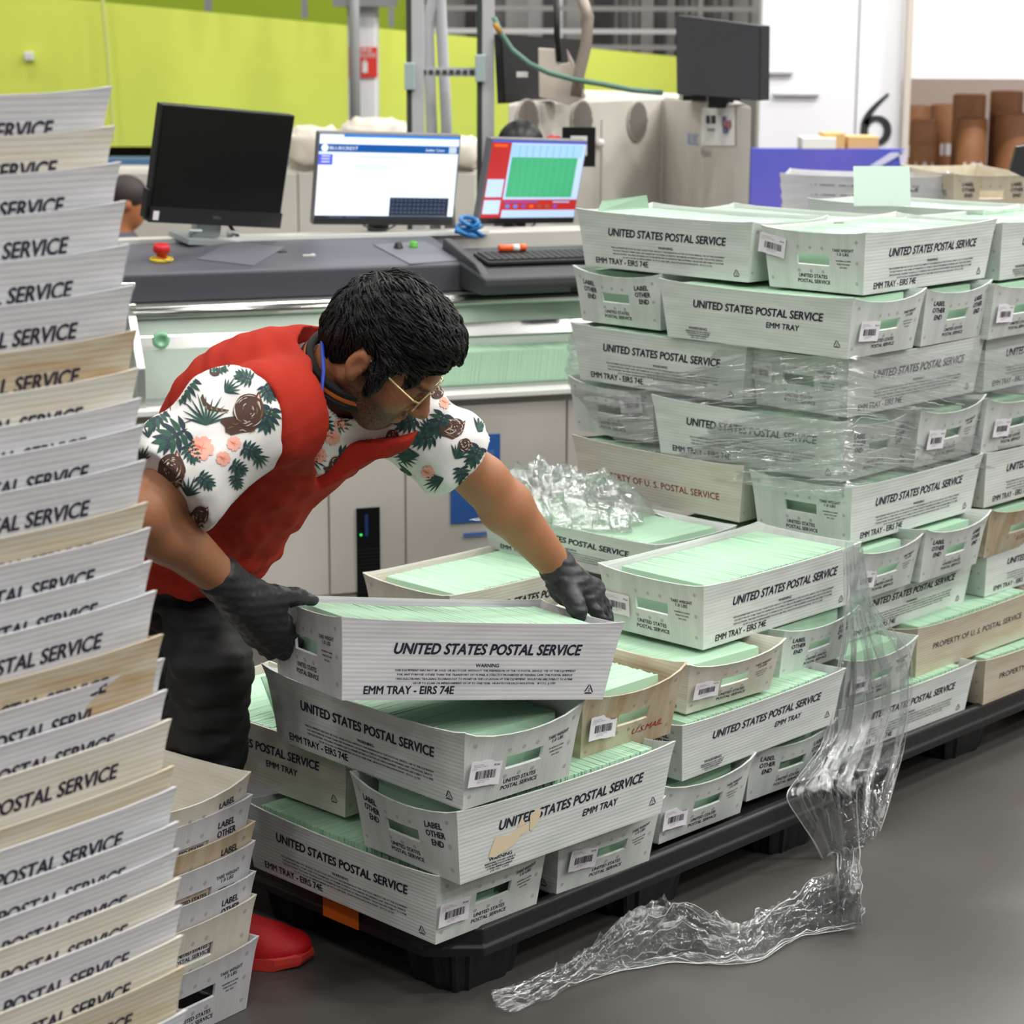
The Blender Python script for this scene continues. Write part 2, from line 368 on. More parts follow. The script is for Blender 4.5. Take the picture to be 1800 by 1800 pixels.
# ------------------------------------------------------------------ loaded trays on the two pallets
GF, GT = 'loaded trays on the near pallet', 'loaded trays in the tall wrapped stack'
def uv(o, u, v): c, s = math.cos(rad(46.5)), math.sin(rad(46.5)); return (o[0] + u * c - v * s, o[1] + u * s + v * c)
P5, P9 = (.851, 5.02), (.867, 5.068)
TRAYS = [
 # kind x y a z H | long end tint var | sticker (design, place, turn) | label
 ('L', -.226, 3.841, 45.2, .142, .137, 'EIRS', 'TARE', 'mint', 0, (0, (-.098, .060), 2), 'white letter tray at the near corner of the pallet, bottom layer', GF),
 ('L', .000, 4.070, 44, .142, .130, 'EIRS', 'TARE', 'mint', 2, (2, (-.080, .074), 6), 'sagging white tray on the bottom layer, second along the pallet edge', GF),
 ('L', .206, 4.335, 45, .142, .128, 'EIRS', 'TARE', 'mint', 2, (1, (-.098, .058), 4), 'white tray on the bottom layer with the 85364 label, third along the edge', GF),
 ('L', .413, 4.585, 44, .142, .126, 'EIRS', 'LABEL', 'mint', 2, None, 'bottom tray reading LABEL OTHER END beside the hanging plastic film', GF),
 ('R', .010, 3.779, 43.8, .281, .140, 'EMM', 'LABEL', 'mint', 0, None, 'white tray with a torn paper label over its long printed side', GF),
 ('R', .428, 4.350, 46.5, .271, .122, 'EMM', 'LABEL', 'mint', 1, None, 'open white EMM tray in the second layer, right of the torn-label tray', GF),
 ('L', -.413, 4.106, 46.6, .281, .137, 'EMM', 'LABEL', 'cream', 1, None, 'greyish white tray beside the black trouser leg, second layer', GF),
 ('L', -.168, 3.768, 43.7, .424, .142, 'EIRS', 'TARE', 'mint', 2, (0, (-.094, .064), 7), 'white tray directly under the one being lifted, with a barcode label', GF),
 ('L', .035, 4.078, 45.4, .400, .139, 'TANRED', 'RED', 'tan', 2, (3, (-.088, .070), 5), 'stained tan tray marked U.S.MAIL in red', GF),
 ('L', .272, 4.412, 42.8, .392, .107, 'EIRS', 'TARE', 'cream', 2, (2, (-.090, .064), 3), 'soiled white tray with a crumpled label under the high corner tray', GF),
 ('L', .470, 4.690, 48, .380, .112, 'EIRS', 'LABEL', 'mint', 0, None, 'tray end reading LABEL OTHER END in the third layer beside the film', GF),
 ('R', .481, 4.532, 46.4, .492, .139, 'EIRS', 'TARE', 'mint', 1, (1, (-.098, .060), 0), 'topmost full white tray on the near pallet, end marked TARE WEIGHT', GF),
 ('R', -.039, 4.827, 45, .392, .139, 'EIRS', 'TARE', 'cream', 1, None, 'full white tray behind the gloved hands, nearest the machine doors', GF),
 ('L', .222, 4.945, 45.2, .520, .100, 'EIRS', 'TARE', 'mint', 1, None, 'white tray beneath the crumpled heap of film', GF),
 ('L', .455, 5.260, 45, 1.171, .139, 'EIRS', 'TARE', 'mint', 1, None, 'top left tray of the tall stack, long printed side to the left', GT),
 ('R', .867, 5.068, 47, 1.165, .139, 'EIRS', 'TARE', 'mint', 1, (1, (-.112, .098), 10), 'top corner tray of the tall stack, green envelopes heaped level', GT),
 ('R', 1.265, 5.475, 46.5, 1.155, .139, 'EMM', 'TARE', 'mint', 1, None, 'top tray at the right edge of the picture, tall stack', GT),
 ('L', .690, 5.450, 46, 1.160, .136, 'EIRS', 'TARE', 'mint', 1, None, 'full tray lying behind the top corner tray, only its green top showing', GT),
 ('L', 1.110, 5.850, 46, 1.160, .136, 'EIRS', 'TARE', 'mint', 1, None, 'full tray behind the top right tray, with a tan tray beyond it', GT),
 ('R', .448, 5.469, 45.8, 1.030, .137, 'EIRS', 'LABEL', 'mint', 0, None, 'tray end with LABEL OTHER END twice, second layer from the top of the stack', GT),
 ('L', .646, 4.991, 46.1, 1.031, .136, 'EMM', 'TARE', 'mint', 0, (0, (-.074, .062), 4), 'long EMM TRAY side in the second layer from the stack top', GT),
 ('L', .846, 5.215, 47, 1.028, .134, 'EIRS', 'LABEL', 'mint', 0, None, 'tray end reading LABEL OTHER END below the top corner tray', GT),
 ('L', 1.046, 5.400, 46.4, 1.020, .134, 'EIRS', 'TARE', 'mint', 0, (1, (-.086, .066), 3), 'tray end with a barcode label at the right picture edge, second layer from top', GT),
 ('L', .445, 5.225, 45.2, .890, .139, 'EIRS', 'TARE', 'mint', 1, None, 'left long-side tray at the top edge of the stretched film', GT),
 ('R', .848, 5.060, 45.5, .888, .139, 'EIRS', 'TARE', 'mint', 1, (3, (-.112, .082), 3), 'corner tray behind the film with faint red marks on its end', GT),
 ('R', 1.240, 5.475, 46.5, .880, .139, 'EIRS', 'TARE', 'mint', 1, None, 'tray in the third layer from top, cut by the right picture edge', GT),
 ('R', .439, 5.467, 45.3, .750, .139, 'EIRS', 'TARE', 'mint', 0, (1, (.075, .100), -8), 'tray end with two paper labels beside the machine, under the film edge', GT),
 ('L', .640, 5.035, 48, .742, .140, 'EIRS', 'LABEL', 'mint', 0, None, 'long tray side under the densest film streaks', GT),
 ('L', .835, 5.190, 47.9, .745, .138, 'EIRS', 'TARE', 'mint', 2, (0, (-.07, .065), 4), 'tray end blurred by film, next right of the LABEL OTHER END tray', GT),
 ('L', 1.040, 5.390, 46.4, .740, .136, 'EIRS', 'TARE', 'mint', 2, (2, (-.07, .065), 4), 'hazy tray end behind film near the right picture edge', GT),
 ('L', .449, 5.225, 44.6, .606, .139, 'TANRED', 'RED', 'cream', 0, None, 'yellowed tray with faded red lettering behind the crumpled film heap', GT),
 ('R', .851, 5.015, 47, .600, .139, 'EIRS', 'TARE', 'mint', 1, None, 'white corner tray just below the lower film edge, fifth from the ground', GT),
 ('R', 1.245, 5.425, 46.5, .600, .139, 'EIRS', 'TARE', 'mint', 1, None, 'hazy white tray above the brown tray end, right picture edge', GT),
 ('L', .654, 4.935, 48, .482, .124, 'EIRS', 'TARE', 'mint', 2, (0, (-.090, .060), 4), 'tray end with a barcode label right of the topmost near tray', GT),
 ('L', .850, 5.135, 47.9, .482, .128, 'EIRS', 'LABEL', 'mint', 2, None, 'curved tray end with LABEL OTHER END above the hanging film', GT),
 ('L', 1.060, 5.385, 46.5, .482, .122, 'TANRED', 'RED', 'tan', 2, None, 'brown stained tray end at the right of the fourth layer', GT),
 ('R', .846, 5.020, 47, .368, .122, 'EIRS', 'TARE', 'mint', 0, None, 'long printed tray half covered by the top of the hanging film', GT),
 ('R', 1.262, 5.430, 46.2, .372, .122, 'EIRS', 'TARE', 'mint', 0, None, 'white tray above the buckled tan tray, right picture edge', GT),
 ('L', .640, 4.870, 47, .254, .120, 'EIRS', 'TARE', 'mint', 0, (1, (-.088, .064), 3), 'tray end wholly behind the hanging film, second layer from the pallet', GT),
 ('R', 1.040, 5.130, 46.3, .254, .124, 'TAN', 'NONE', 'yellow', 0, None, 'buckled tan tray lettered PROPERTY OF U.S. POSTAL SERVICE, upper of two', GT),
 ('R', .824, 4.864, 45.5, .140, .122, 'EIRS', 'TARE', 'mint', 1, None, 'bottom white tray with its long side behind the hanging film', GT),
 ('R', 1.236, 5.277, 46.4, .140, .118, 'TAN', 'NONE', 'yellow', 0, None, 'lowest tan tray at the right end of the pallet', GT),
]
HELD_M = (Matrix.Translation((-.124, 3.642, .600)) @ Matrix.Rotation(rad(29.8), 4, 'Z') @ Matrix.Rotation(rad(8.5), 4, 'Y') @ Matrix.Rotation(rad(-4.7), 4, 'X'))
def stray_envelopes():
    r = random.Random(2); g = mat('envelope_green')
    for i in range(7):                                               # letters standing proud of the greyish tray beside the leg
        q = uv((-.236, 3.995), 0, .030 * i + (.004 * (i % 2)))
        f = MB(); f.box(-.112, .112, -.0012, .0012, 0, .150); o = f.build('loose_envelope', g, M=Matrix.Translation((q[0], q[1], .345 + r.uniform(0, .012))) @ Matrix.Rotation(rad(46.6 + r.uniform(-2, 2)), 4, 'Z') @ Matrix.Rotation(rad(-12 - 3 * i), 4, 'X'))
        tag(o, 'green envelope standing tall in the greyish tray beside the leg', 'envelope', 'loose envelopes beside the leg')
def build_trays():
    for k, x, y, a, z, H, lk, ek, tint, var, stk, lab, grp in TRAYS:
        near = grp == GF or z > .55
        short = ' '.join(lab.replace(',', '').split()[:12])
        filled_tray(k, x, y, a, z, H, tray_data(lk, ek, tint, var, True, 'torn paper' in lab), lab, grp, stk, True, None, 'green envelopes in the ' + short, .014 if var == 2 else 0)
    filled_tray('R', 0, 0, 0, 0, .139, tray_data('EIRS', 'TARE', 'white', 1), 'white tray of green envelopes held up in two gloved hands', GF, None, True, HELD_M, 'green envelopes in the tray held by the man')

# ------------------------------------------------------------------ empty nested trays
ORD = 'first second third fourth fifth sixth seventh eighth ninth tenth eleventh twelfth thirteenth fourteenth fifteenth sixteenth seventeenth eighteenth nineteenth twentieth twenty-first twenty-second twenty-third twenty-fourth twenty-fifth twenty-sixth twenty-seventh twenty-eighth twenty-ninth thirtieth'.split()
def unproject(px, py, d):
    X, Y = px - 900, py - 900; c, s = math.cos(ROLL), math.sin(ROLL); X, Y = c * X + s * Y, -s * X + c * Y
    b = -Y / F; cp, sp = math.cos(PITCH), math.sin(PITCH)
    return Vector((X / F * d, (cp + b * sp) * d, EYE + (-sp + b * cp) * d))
def at_y(px, py, Y):
    p = unproject(px, py, 1); d = p - Vector((0, 0, EYE)); return Vector((0, 0, EYE)) + d * (Y / d.y)

def build_empties():
    # tall stack at the left: far end of each long side measured down the photograph
    rims = [(190, 151), (196, 220), (208, 284), (215, 352), (222, 428), (230, 500), (233, 578), (238, 646), (243, 699), (248, 747), (249, 806), (253, 881), (257, 925), (262, 986), (270, 1038),
            (279, 1112), (285, 1159), (290, 1214), (296, 1264), (301, 1346), (303, 1380), (307, 1440), (309, 1491), (310, 1539), (313, 1588), (315, 1641), (318, 1693), (323, 1774)]
    tints = 'white cream white white white white tan cream white white white yellow white white white tan white white cream yellow white white white cream white cream yellow white'.split()
    col = dict(white='white', cream='off-white', tan='dirty tan', yellow='yellowed')
    a = 49.0; A = rad(a); Y0 = 2.53; n = 0; zs = []
    c, s = math.cos(A), math.sin(A)
    for (px, py), tn in zip(rims, tints):
        p = at_y(px, py, Y0); z = p.z - TH - .004
        zs.append(z); j = RND.uniform(-1.2, 1.2)
        ctr = Vector((p.x, p.y)) - Vector((c, s)) * (TL / 2) + Vector((-s, c)) * (TW / 2)
        d = tray_data('BIG', 'LABEL', tn, 0, False)[0]
        o = link('mail_tray', d, M=Matrix.Translation((ctr.x, ctr.y, z)) @ Matrix.Rotation(rad(a + j), 4, 'Z'))
        tag(o, '%s empty tray, %s from the top of the tall nested stack at left' % (col[tn], ORD[n]), 'mail tray', 'empty trays nested in the tall left stack'); n += 1
        last = ctr
    z = zs[-1]
    while z > .19:                                                   # the stack goes on below the picture, down to its pallet
        z -= .042; last = last + Vector((.0012, 0))
        o = link('mail_tray', d, M=Matrix.Translation((last.x, last.y, z)) @ Matrix.Rotation(rad(a), 4, 'Z'))
        tag(o, 'empty tray low in the tall left stack, below the picture edge', 'mail tray', 'empty trays at the foot of the left stack')
    make_pallet((last.x - .45, last.y - .62), 49, z - .004, 'black plastic pallet under the tall left stack of empty trays', 2)
    # short stack on the floor beside it
    rims = [(437, 1356), (440, 1396), (445, 1443), (445, 1477), (446, 1531), (447, 1572), (450, 1606)]
    ends = ['LABEL', 'LABEL', 'LABEL', 'TARE', 'LABEL', 'NONE', 'TARE']; tn = ['cream', 'white', 'tan', 'white', 'white', 'cream', 'white']
    base = at_y(443, 1722, 3.62)
    a = 52.0; A = rad(a); c, s = math.cos(A), math.sin(A)           # ends face the camera: local -x towards it
    for i, (px, py) in enumerate(rims):
        p = at_y(px, py, 3.60); z = p.z - TH - .004
        if i == 6: z = .001
        # near end's right rim corner sits at p; tray runs away to the upper left
        ctr = Vector((p.x, p.y)) - Vector((c, s)) * (TW / 2) + Vector((-s, c)) * (TL / 2)
        o = link('mail_tray', tray_data('BIG', ends[i], tn[i], 1 if i else 0, False)[0], M=Matrix.Translation((ctr.x, ctr.y, z)) @ Matrix.Rotation(rad(a + 90), 4, 'Z'))
        tag(o, '%s empty tray, %s from the top of the short stack by the red shoe' % (col[tn[i]], ORD[i]), 'mail tray', 'empty trays nested in the short stack')

def make_pallet(corner, a, top, label, nfeet=3, L=1.22, Wd=1.02, sticker=False):
    """nestable black plastic pallet: deck with rolled lip, moulded feet; corner = near corner, long side along angle a"""
    o = empty('plastic_pallet', (corner[0], corner[1], 0), rad(a)); tag(o, label, 'pallet', 'black plastic pallets')
    bl = mat('black_plastic', (24, 24, 27), .42, bump=(60, .12), spec=.5)
    mb = MB(); c = .07
    pl = lambda e: [(c - e * .4, -e), (L - c + e * .4, -e), (L + e, c - e * .4), (L + e, Wd - c + e * .4), (L - c + e * .4, Wd + e), (c - e * .4, Wd + e), (-e, Wd - c + e * .4), (-e, c - e * .4)]
    rings = [(-.012, top - .016), (-.012, top + .004), (.002, top + .006), (.010, top), (.012, top - .030), (.017, top - .034), (.016, top - .052), (-.02, top - .052), (-.02, top - .03)]
    vs = []; fs = []
    for e, z in rings: vs += [(x, y, z) for x, y in pl(e)]
    for i in range(len(rings) - 1): fs += [(i * 8 + k, i * 8 + (k + 1) % 8, i * 8 + 8 + (k + 1) % 8, i * 8 + 8 + k) for k in range(8)]
    fs += [tuple(range(8)), tuple(range((len(rings) - 1) * 8, len(rings) * 8))[::-1]]
    mb.add(vs, fs)
    mb.build('deck', bl, o, bevel=.003)
    for i in range(nfeet):
        for j in range(3):
            f = MB(); cx = .13 + (L - .26) * i / (nfeet - 1); cy = .11 + (Wd - .22) * j / 2; n = 48; prof = [(1.0, top - .034), (.96, top - .07), (.86, .012), (.82, .0)]; vs = []; fs = []
            for k, z in prof:
                for q in range(n):
                    t = 2 * math.pi * q / n; w = 1 + .035 * (1 if math.sin(t * 12) > 0 else -1); ct, st = math.cos(t), math.sin(t)
                    sx = abs(ct) ** .55 * (1 if ct > 0 else -1); sy = abs(st) ** .55 * (1 if st > 0 else -1)
                    vs.append((cx + sx * .105 * k * w, cy + sy * .088 * k * w, z))
            for r in range(3): fs += [(r * n + q, r * n + (q + 1) % n, r * n + n + (q + 1) % n, r * n + n + q) for q in range(n)]
            fs.append(tuple(range(3 * n, 4 * n))); f.add(vs, [t[::-1] for t in fs])
            f.build('foot', bl, o)
    if sticker:
        MB().box(-.0185, -.0165, .235, .335, top - .050, top - .004).build('orange_sticker', mat('sticker_orange', (214, 104, 22), .6), o)
    return o
# ------------------------------------------------------------------ hall: floor, walls, ceiling, lamps
def build_hall():
    fl = mat('concrete_floor', (86, 83, 79), .40, noise=(1.6, (74, 71, 68), .35, .68), bump=(9, .05), spec=.45)
    tag(MB().box(-11, 12, -4, 22, -.1, 0).build('floor', fl), kind='structure')
    tag(MB().box(-11, 12, -4, 22, CEIL + .6, CEIL + .8).build('ceiling', mat('ceiling_white', (200, 200, 198), .8)), kind='structure')
    tag(MB().box(-11.2, -11, -4, 22, -.1, CEIL + .8).build('wall_left', mat('wall_paint', (205, 204, 200), .7)), kind='structure')
    tag(MB().box(12, 12.2, -4, 22, -.1, CEIL + .8).build('wall_right', mat('wall_paint'), ), kind='structure')
    tag(MB().box(-11.2, 12.2, 22, 22.2, -.1, CEIL + .8).build('wall_back', mat('wall_paint')), kind='structure')
    for x, y in LIGHTS:
        o = empty('ceiling_lamp', (x, y, CEIL)); tag(o, 'long white strip lamp hanging from the ceiling above the picture', 'lamp', 'ceiling strip lamps')
        MB().box(-.62, .62, -.16, .16, .02, .09).build('housing', mat('lamp_white', (235, 235, 232), .5), o)
        ld = bpy.data.lights.new('strip', 'AREA'); ld.shape = 'RECTANGLE'; ld.size = 1.2; ld.size_y = .28; ld.energy = LIGHT_E * SIDE[x]; ld.color = (1, .985, .95)
        link('strip_light', ld, o, loc=(0, 0, 0))

    for x, y in ((2.2, 10.6), (3.6, 11.4)):                          # low unseen lamps added to brighten the white partition and drum bay
        o = empty('fill_lamp', (x, y, 4.3)); tag(o, 'added fill lamp above the partition, out of the picture', 'lamp', 'added fill lamps')
        MB().box(-.5, .5, -.14, .14, .02, .09).build('housing', mat('lamp_white'), o); MB().box(-.01, .01, -.01, .01, .09, 2.6).build('drop_rod', mat('lamp_white'), o)
        ld = bpy.data.lights.new('bay', 'AREA'); ld.shape = 'RECTANGLE'; ld.size = .95; ld.size_y = .26; ld.energy = 60; ld.color = (1, .985, .97); link('strip_light', ld, o, loc=(0, 0, 0))

# ------------------------------------------------------------------ inserting machine behind the man
MA = 20
MO = Vector((0, 6.378, 0))
def ml(px, py, yl):
    """point of a photograph pixel in the machine's own frame, on the plane y = yl"""
    d = unproject(px, py, 1) - Vector((0, 0, EYE)); R = Matrix.Rotation(-rad(MA), 3, 'Z')
    d = R @ d; o = R @ (Vector((0, 0, EYE)) - MO); t = (yl - o.y) / d.y; p = o + d * t
    return p.x, p.z

def build_machine():
    root = empty('mail_inserter', MO, rad(MA)); tag(root, 'long grey and beige mail inserting machine with chrome rails and charcoal console', 'machine')
    beige = mat('cabinet_beige', (206, 202, 194), .45, noise=(3, (196, 192, 184), .3, .7)); dark = mat('console_charcoal', (84, 84, 92), .5, bump=(220, .08))
    chrome = mat('chrome', (205, 205, 202), .16, 1); steel = mat('brushed_steel', (186, 190, 186), .35, .85); mint = mat('glass_plate', (206, 220, 208), .2, coat=.3)
    zl = ml(650, 702, 0)[1]; X0, X1 = -1.6, 1.35
    MB().box(X0, X1, .012, .80, .06, zl).build('cabinet', beige, root, bevel=.004)
    xs = [X0 + .01] + [ml(px, 900, 0)[0] for px in (300, 578, 713, 995)] + [1.1, X1 - .01]
    for a, b in zip(xs, xs[1:]):
        d = MB(); d.box(a + .003, b - .003, 0, .014, .10, zl - .035); d.build('door', beige, root, bevel=.003)
    gx0, gz0 = ml(628, 1045, -.002); gx1, gz1 = ml(667, 891, -.002)
    g = MB(); g.box(gx0, gx1, -.006, .002, gz0 - .15, gz1, 0)
    for i in range(26): g.box(gx0 + .006, gx1 - .006, -.009, -.006, gz0 - .14 + i * .011, gz0 - .136 + i * .011, 1)
    g.box(gx0 + .024, gx0 + .034, -.010, -.006, gz1 - .085, gz1 - .02, 2); g.box(gx0 + .009, gx0 + .015, -.010, -.006, gz1 - .083, gz1 - .077, 3)
    g.build('computer_slot', [mat('slot_black', (10, 10, 12), .35), mat('slot_rib', (26, 26, 30), .4), mat('slot_blue', (34, 60, 110), .4), mat('status_green', (40, 220, 90), .5, emit=1.2)], root)
    MB().box(X0, X1, -.028, .05, zl - .012, zl + .006).build('ledge', mat('ledge_white', (226, 226, 222), .35), root, bevel=.003)
    zt = ml(900, 612, .10)[1]; zp = ml(900, 586, .20)[1]; zr = ml(640, 538, .22)[1]; zc0 = ml(640, 519, .30)[1]; zc1 = ml(640, 466, .31)[1]; zc2 = ml(640, 418, .66)[1]
    MB().box(X0, X1, .045, .26, zl + .004, zl + .016).build('channel_floor', steel, root)
    MB().prism([(.195, zl + .01), (.21, zl + .01), (.262, zr), (.245, zr)], X0, X1, 'x').build('back_plate', mint, root, bevel=.002)
    MB().box(X0, X1, .27, .30, zl, zc0).build('rear_plate', steel, root)
    MB().tube([(X0, .235, zr), (X1, .235, zr)], .016, 16).build('rail', chrome, root, smooth=True)
    MB().box(X0, X1, .255, .31, zc0 - .024, zc0 - .004).build('rail', chrome, root, bevel=.006)
    MB().prism([(.213, zp - .008), (.222, zp - .008), (.240, zp + .036), (.231, zp + .036)], X0, X1, 'x').build('rail', chrome, root, bevel=.004)
    # console: sloping charcoal housing
    xk = ml(838, 470, .21)[0]
    prof = [(.30, zc0), (.29, zc1 - .006), (.298, zc1), (.66, zc2), (.70, zc2), (.70, zc0)]
    MB().prism(prof, X0, xk, 'x').build('console', dark, root, bevel=.006)
    MB().prism([(.30, zc0), (.30, zc0 + .02), (.70, zc0 + .02), (.70, zc0)], xk, X1, 'x').build('console', dark, root, bevel=.004)
    MB().box(X0, X1, .69, .86, .06, zc2 + .004).build('cabinet', beige, root, bevel=.004)
    MB().box(X0, xk + .2, .665, .69, zc2, zc2 + .012).build('trim_strip', mat('ledge_white'), root)
    sl = (zc2 - zc1) / (.66 - .298)
    def on_top(px, py):
        y = .48
        for _ in range(6): x, z = ml(px, py, y); y = .298 + (z - zc1) / sl; y = min(max(y, .3), .68)
        return Vector((x, y, zc1 + (y - .298) * sl))
    nrm = Matrix.Rotation(math.atan(sl), 4, 'X')
    # emergency stop
    p = on_top(286, 459); e = MB(); e.lathe([(.034, 0), (.036, .004), (.034, .007), (.018, .008)], 24, 0)
    es = e.build('emergency_stop', [mat('stop_yellow', (226, 196, 24), .45)], root, True, M=Matrix.Translation(p) @ nrm)
    k = MB(); k.lathe([(.016, .008), (.016, .024), (.024, .026), (.026, .034), (.0245, .046), (.020, .050), (.016, .047), (.0, .046)], 24); k.build('mushroom_button', mat('stop_red', (198, 30, 34), .35), es, True)
    k = MB(); k.tube([(.03 * math.cos(t) * (1 + .1 * math.sin(3 * t)), .03 * math.sin(t) - .012, .012 + .006 * math.sin(t * 2)) for t in (i * .42 for i in range(31))], .0016, 6); k.build('cord', mat('cord_tan', (150, 130, 96), .8), es, True)
    for px, py, c, nm in ((699, 437, (18, 18, 20), 'black_button'), (725, 435, (86, 170, 52), 'green_button')):
        k = MB(); k.lathe([(.015, 0), (.015, .008), (.012, .010), (.012, .018), (.010, .020), (0, .020)], 20); k.build(nm, mat(nm, c, .3), root, True, M=Matrix.Translation(on_top(px, py)) @ nrm)
    k = MB(); k.lathe([(.011, 0), (.010, .002), (0, .002)], 16); k.build('hole_plug', mat('slot_black'), root, M=Matrix.Translation(on_top(495, 443)) @ nrm @ Matrix.Diagonal((1.6, 1, 1, 1)))
    for px in (425, 735):                                            # moulded reinforcement plates on the slope
        q = on_top(px, 445); MB().box(-.09, .09, -.14, .13, 0, .003).build('cover_plate', mat('console_plate', (104, 104, 112), .5), root, bevel=.001, M=Matrix.Translation(q) @ nrm @ Matrix.Rotation(rad(-35 if px < 500 else 8), 4, 'Z'))
    q = on_top(545, 451); k = MB(); k.box(-.018, .012, -.004, .004, 0, .004); k.box(.010, .020, -.008, .008, 0, .005); tag(k.build('small_key', mat('ledge_white'), M=root.matrix_basis @ Matrix.Translation(q) @ nrm), 'tiny white key lying on the charcoal console', 'key')
    # keyboard drawer right of the console
    kx0 = ml(840, 470, .12)[0]; kx1 = kx0 + .52; kz = zc1 - .025
    d = MB(); d.prism([(.02, zc0 + .012), (-.005, zc0 + .035), (-.002, kz), (.03, kz + .006), (.42, kz + .05), (.45, zc0 + .04), (.42, zc0 + .012)], kx0, kx1, 'x')
    ko = d.build('keyboard_drawer', mat('drawer_black', (52, 53, 56), .5), root, bevel=.008, loc=(0, .07, 0))
    for a in (kx0 + .005, kx1 - .03):
        MB().prism([(.02, kz), (.10, kz + .035), (.40, kz + .085), (.42, kz + .04)], a, a + .025, 'x').build('side_rim', mat('drawer_black'), ko, bevel=.004)
    MB().box(kx0 + .28, kx0 + .40, -.009, -.004, kz - .05, kz - .036).build('finger_slot', mat('slot_black'), ko)
    kb = empty('keyboard', root.matrix_basis @ Vector((kx0 + .27, .27, kz + .030))); kb.rotation_euler = (math.atan(.11), 0, rad(MA)); tag(kb, 'black computer keyboard in the drawer below the red and green screen', 'keyboard')
    MB().box(-.21, .21, -.07, .07, 0, .012).build('case', mat('keyboard_black', (30, 30, 32), .5), kb, bevel=.003)
    ky = MB()
    for r in range(5):
        for c in range(18): ky.box(-.2 + c * .0222, -.2 + c * .0222 + .018, -.058 + r * .024, -.058 + r * .024 + .019, .012, .0175)
    keys = ky.build('keys', mat('key_black', (44, 44, 46), .55), kb); keys['kind'] = 'stuff'
    pm = kb.matrix_basis @ Matrix.Translation((-.09, .045, .029))
    mk = empty('glue_stick'); mk.matrix_basis = pm; tag(mk, 'orange tube with a white and blue band lying on the keyboard', 'tube')
    t = MB(); t.tube([(-.045, 0, 0), (-.044, 0, 0), (.0, 0, 0)], [.009, .011, .011], 16); t.build('tube', mat('marker_orange', (236, 92, 34), .4), mk, True)
    t = MB(); t.tube([(.0, 0, 0), (.022, 0, 0)], .0113, 16); t.build('band', mat('ledge_white'), mk, True)
    t = MB(); t.tube([(.022, 0, 0), (.044, 0, 0), (.046, 0, 0)], [.011, .011, .008], 16); t.build('cap', mat('marker_orange'), mk, True)
    # steel end bracket and roundel at the left
    bx, bz = ml(243, 560, .04); MB().prism([(.02, zl - .10), (.02, zl + .12), (.14, zc0 - .015), (.29, zc0 - .005), (.29, zl - .1)], bx - .012, bx + .012, 'x').build('end_bracket', steel, root, bevel=.003)
    for zz in (bz + .09, bz + .03): MB().tube([(bx - .3, .08, zz), (bx, .08, zz)], .010, 12).build('cross_rod', chrome, root, True)
    px_, pz_ = ml(283, 598, .12); MB().box(bx + .012, bx + .40, .12, .13, zl, zp + .01).build('side_plate', mint, root)
    k = MB(); k.lathe([(.026, 0), (.024, .006), (.014, .010), (.012, .004), (0, .004)], 24); k.build('round_knob', mat('knob_green', (130, 190, 150), .25, coat=.5), root, True, M=Matrix.Translation((px_, .12, pz_)) @ Matrix.Rotation(rad(90), 4, 'X'))
    # envelopes standing in the feeding channel
    r = random.Random(5); e = MB(); x = ml(560, 650, .05)[0]
    while x < 1.30:
        th = r.uniform(.003, .006); y0 = .058 + r.uniform(-.0012, .0012); zz = zt + r.uniform(-.0012, .0012)
        e.hexa([(x, y0, zl + .017), (x + th, y0, zl + .017), (x + th, .19, zl + .017), (x, .19, zl + .017)], [(x + .012, y0, zz), (x + th + .012, y0, zz), (x + th + .012, .19, zz), (x + .012, .19, zz)]); x += th + r.choice((.0002, .0005))
    tag(e.build('green_envelopes', mat('envelope_green'), M=root.matrix_basis), 'long row of green envelopes standing in the machine channel', 'envelopes', None, 'stuff')
    # blue notice on the cabinet door
    sx0, sz0 = ml(792, 921, -.002); sx1, sz1 = ml(879, 762, -.002)
    n = MB(); n.box(sx0, sx1, -.004, -.0015, sz0, sz1, 0)
    for i, (w, zz) in enumerate(((.75, .05), (.35, .10), (.8, .145), (.5, .30), (.6, .36))):
        c = (sx0 + sx1) / 2; h = sx1 - sx0; n.box(c - w * h / 2, c + w * h / 2, -.0055, -.004, sz1 - zz - .012, sz1 - zz, 1)
    n.build('blue_notice', [mat('notice_blue', (52, 98, 168), .4), mat('notice_print', (86, 124, 186), .4)], root)
    bz = MB(); path = []
    for i in range(40): t = i * .62; path.append((.05 * math.cos(t) * (1 - i / 70) + .0, .03 * math.sin(t * 1.3), .02 + .018 * math.sin(t * .7) + (i / 40) * .05))
    q = on_top(818, 425); tag(bz.tube(path, .0075, 8).build('blue_cable', mat('cable_blue', (24, 112, 176), .35), None, True, M=root.matrix_basis @ Matrix.Translation(q)), 'tangle of bright blue cable at the end of the console', 'cable')
    return root

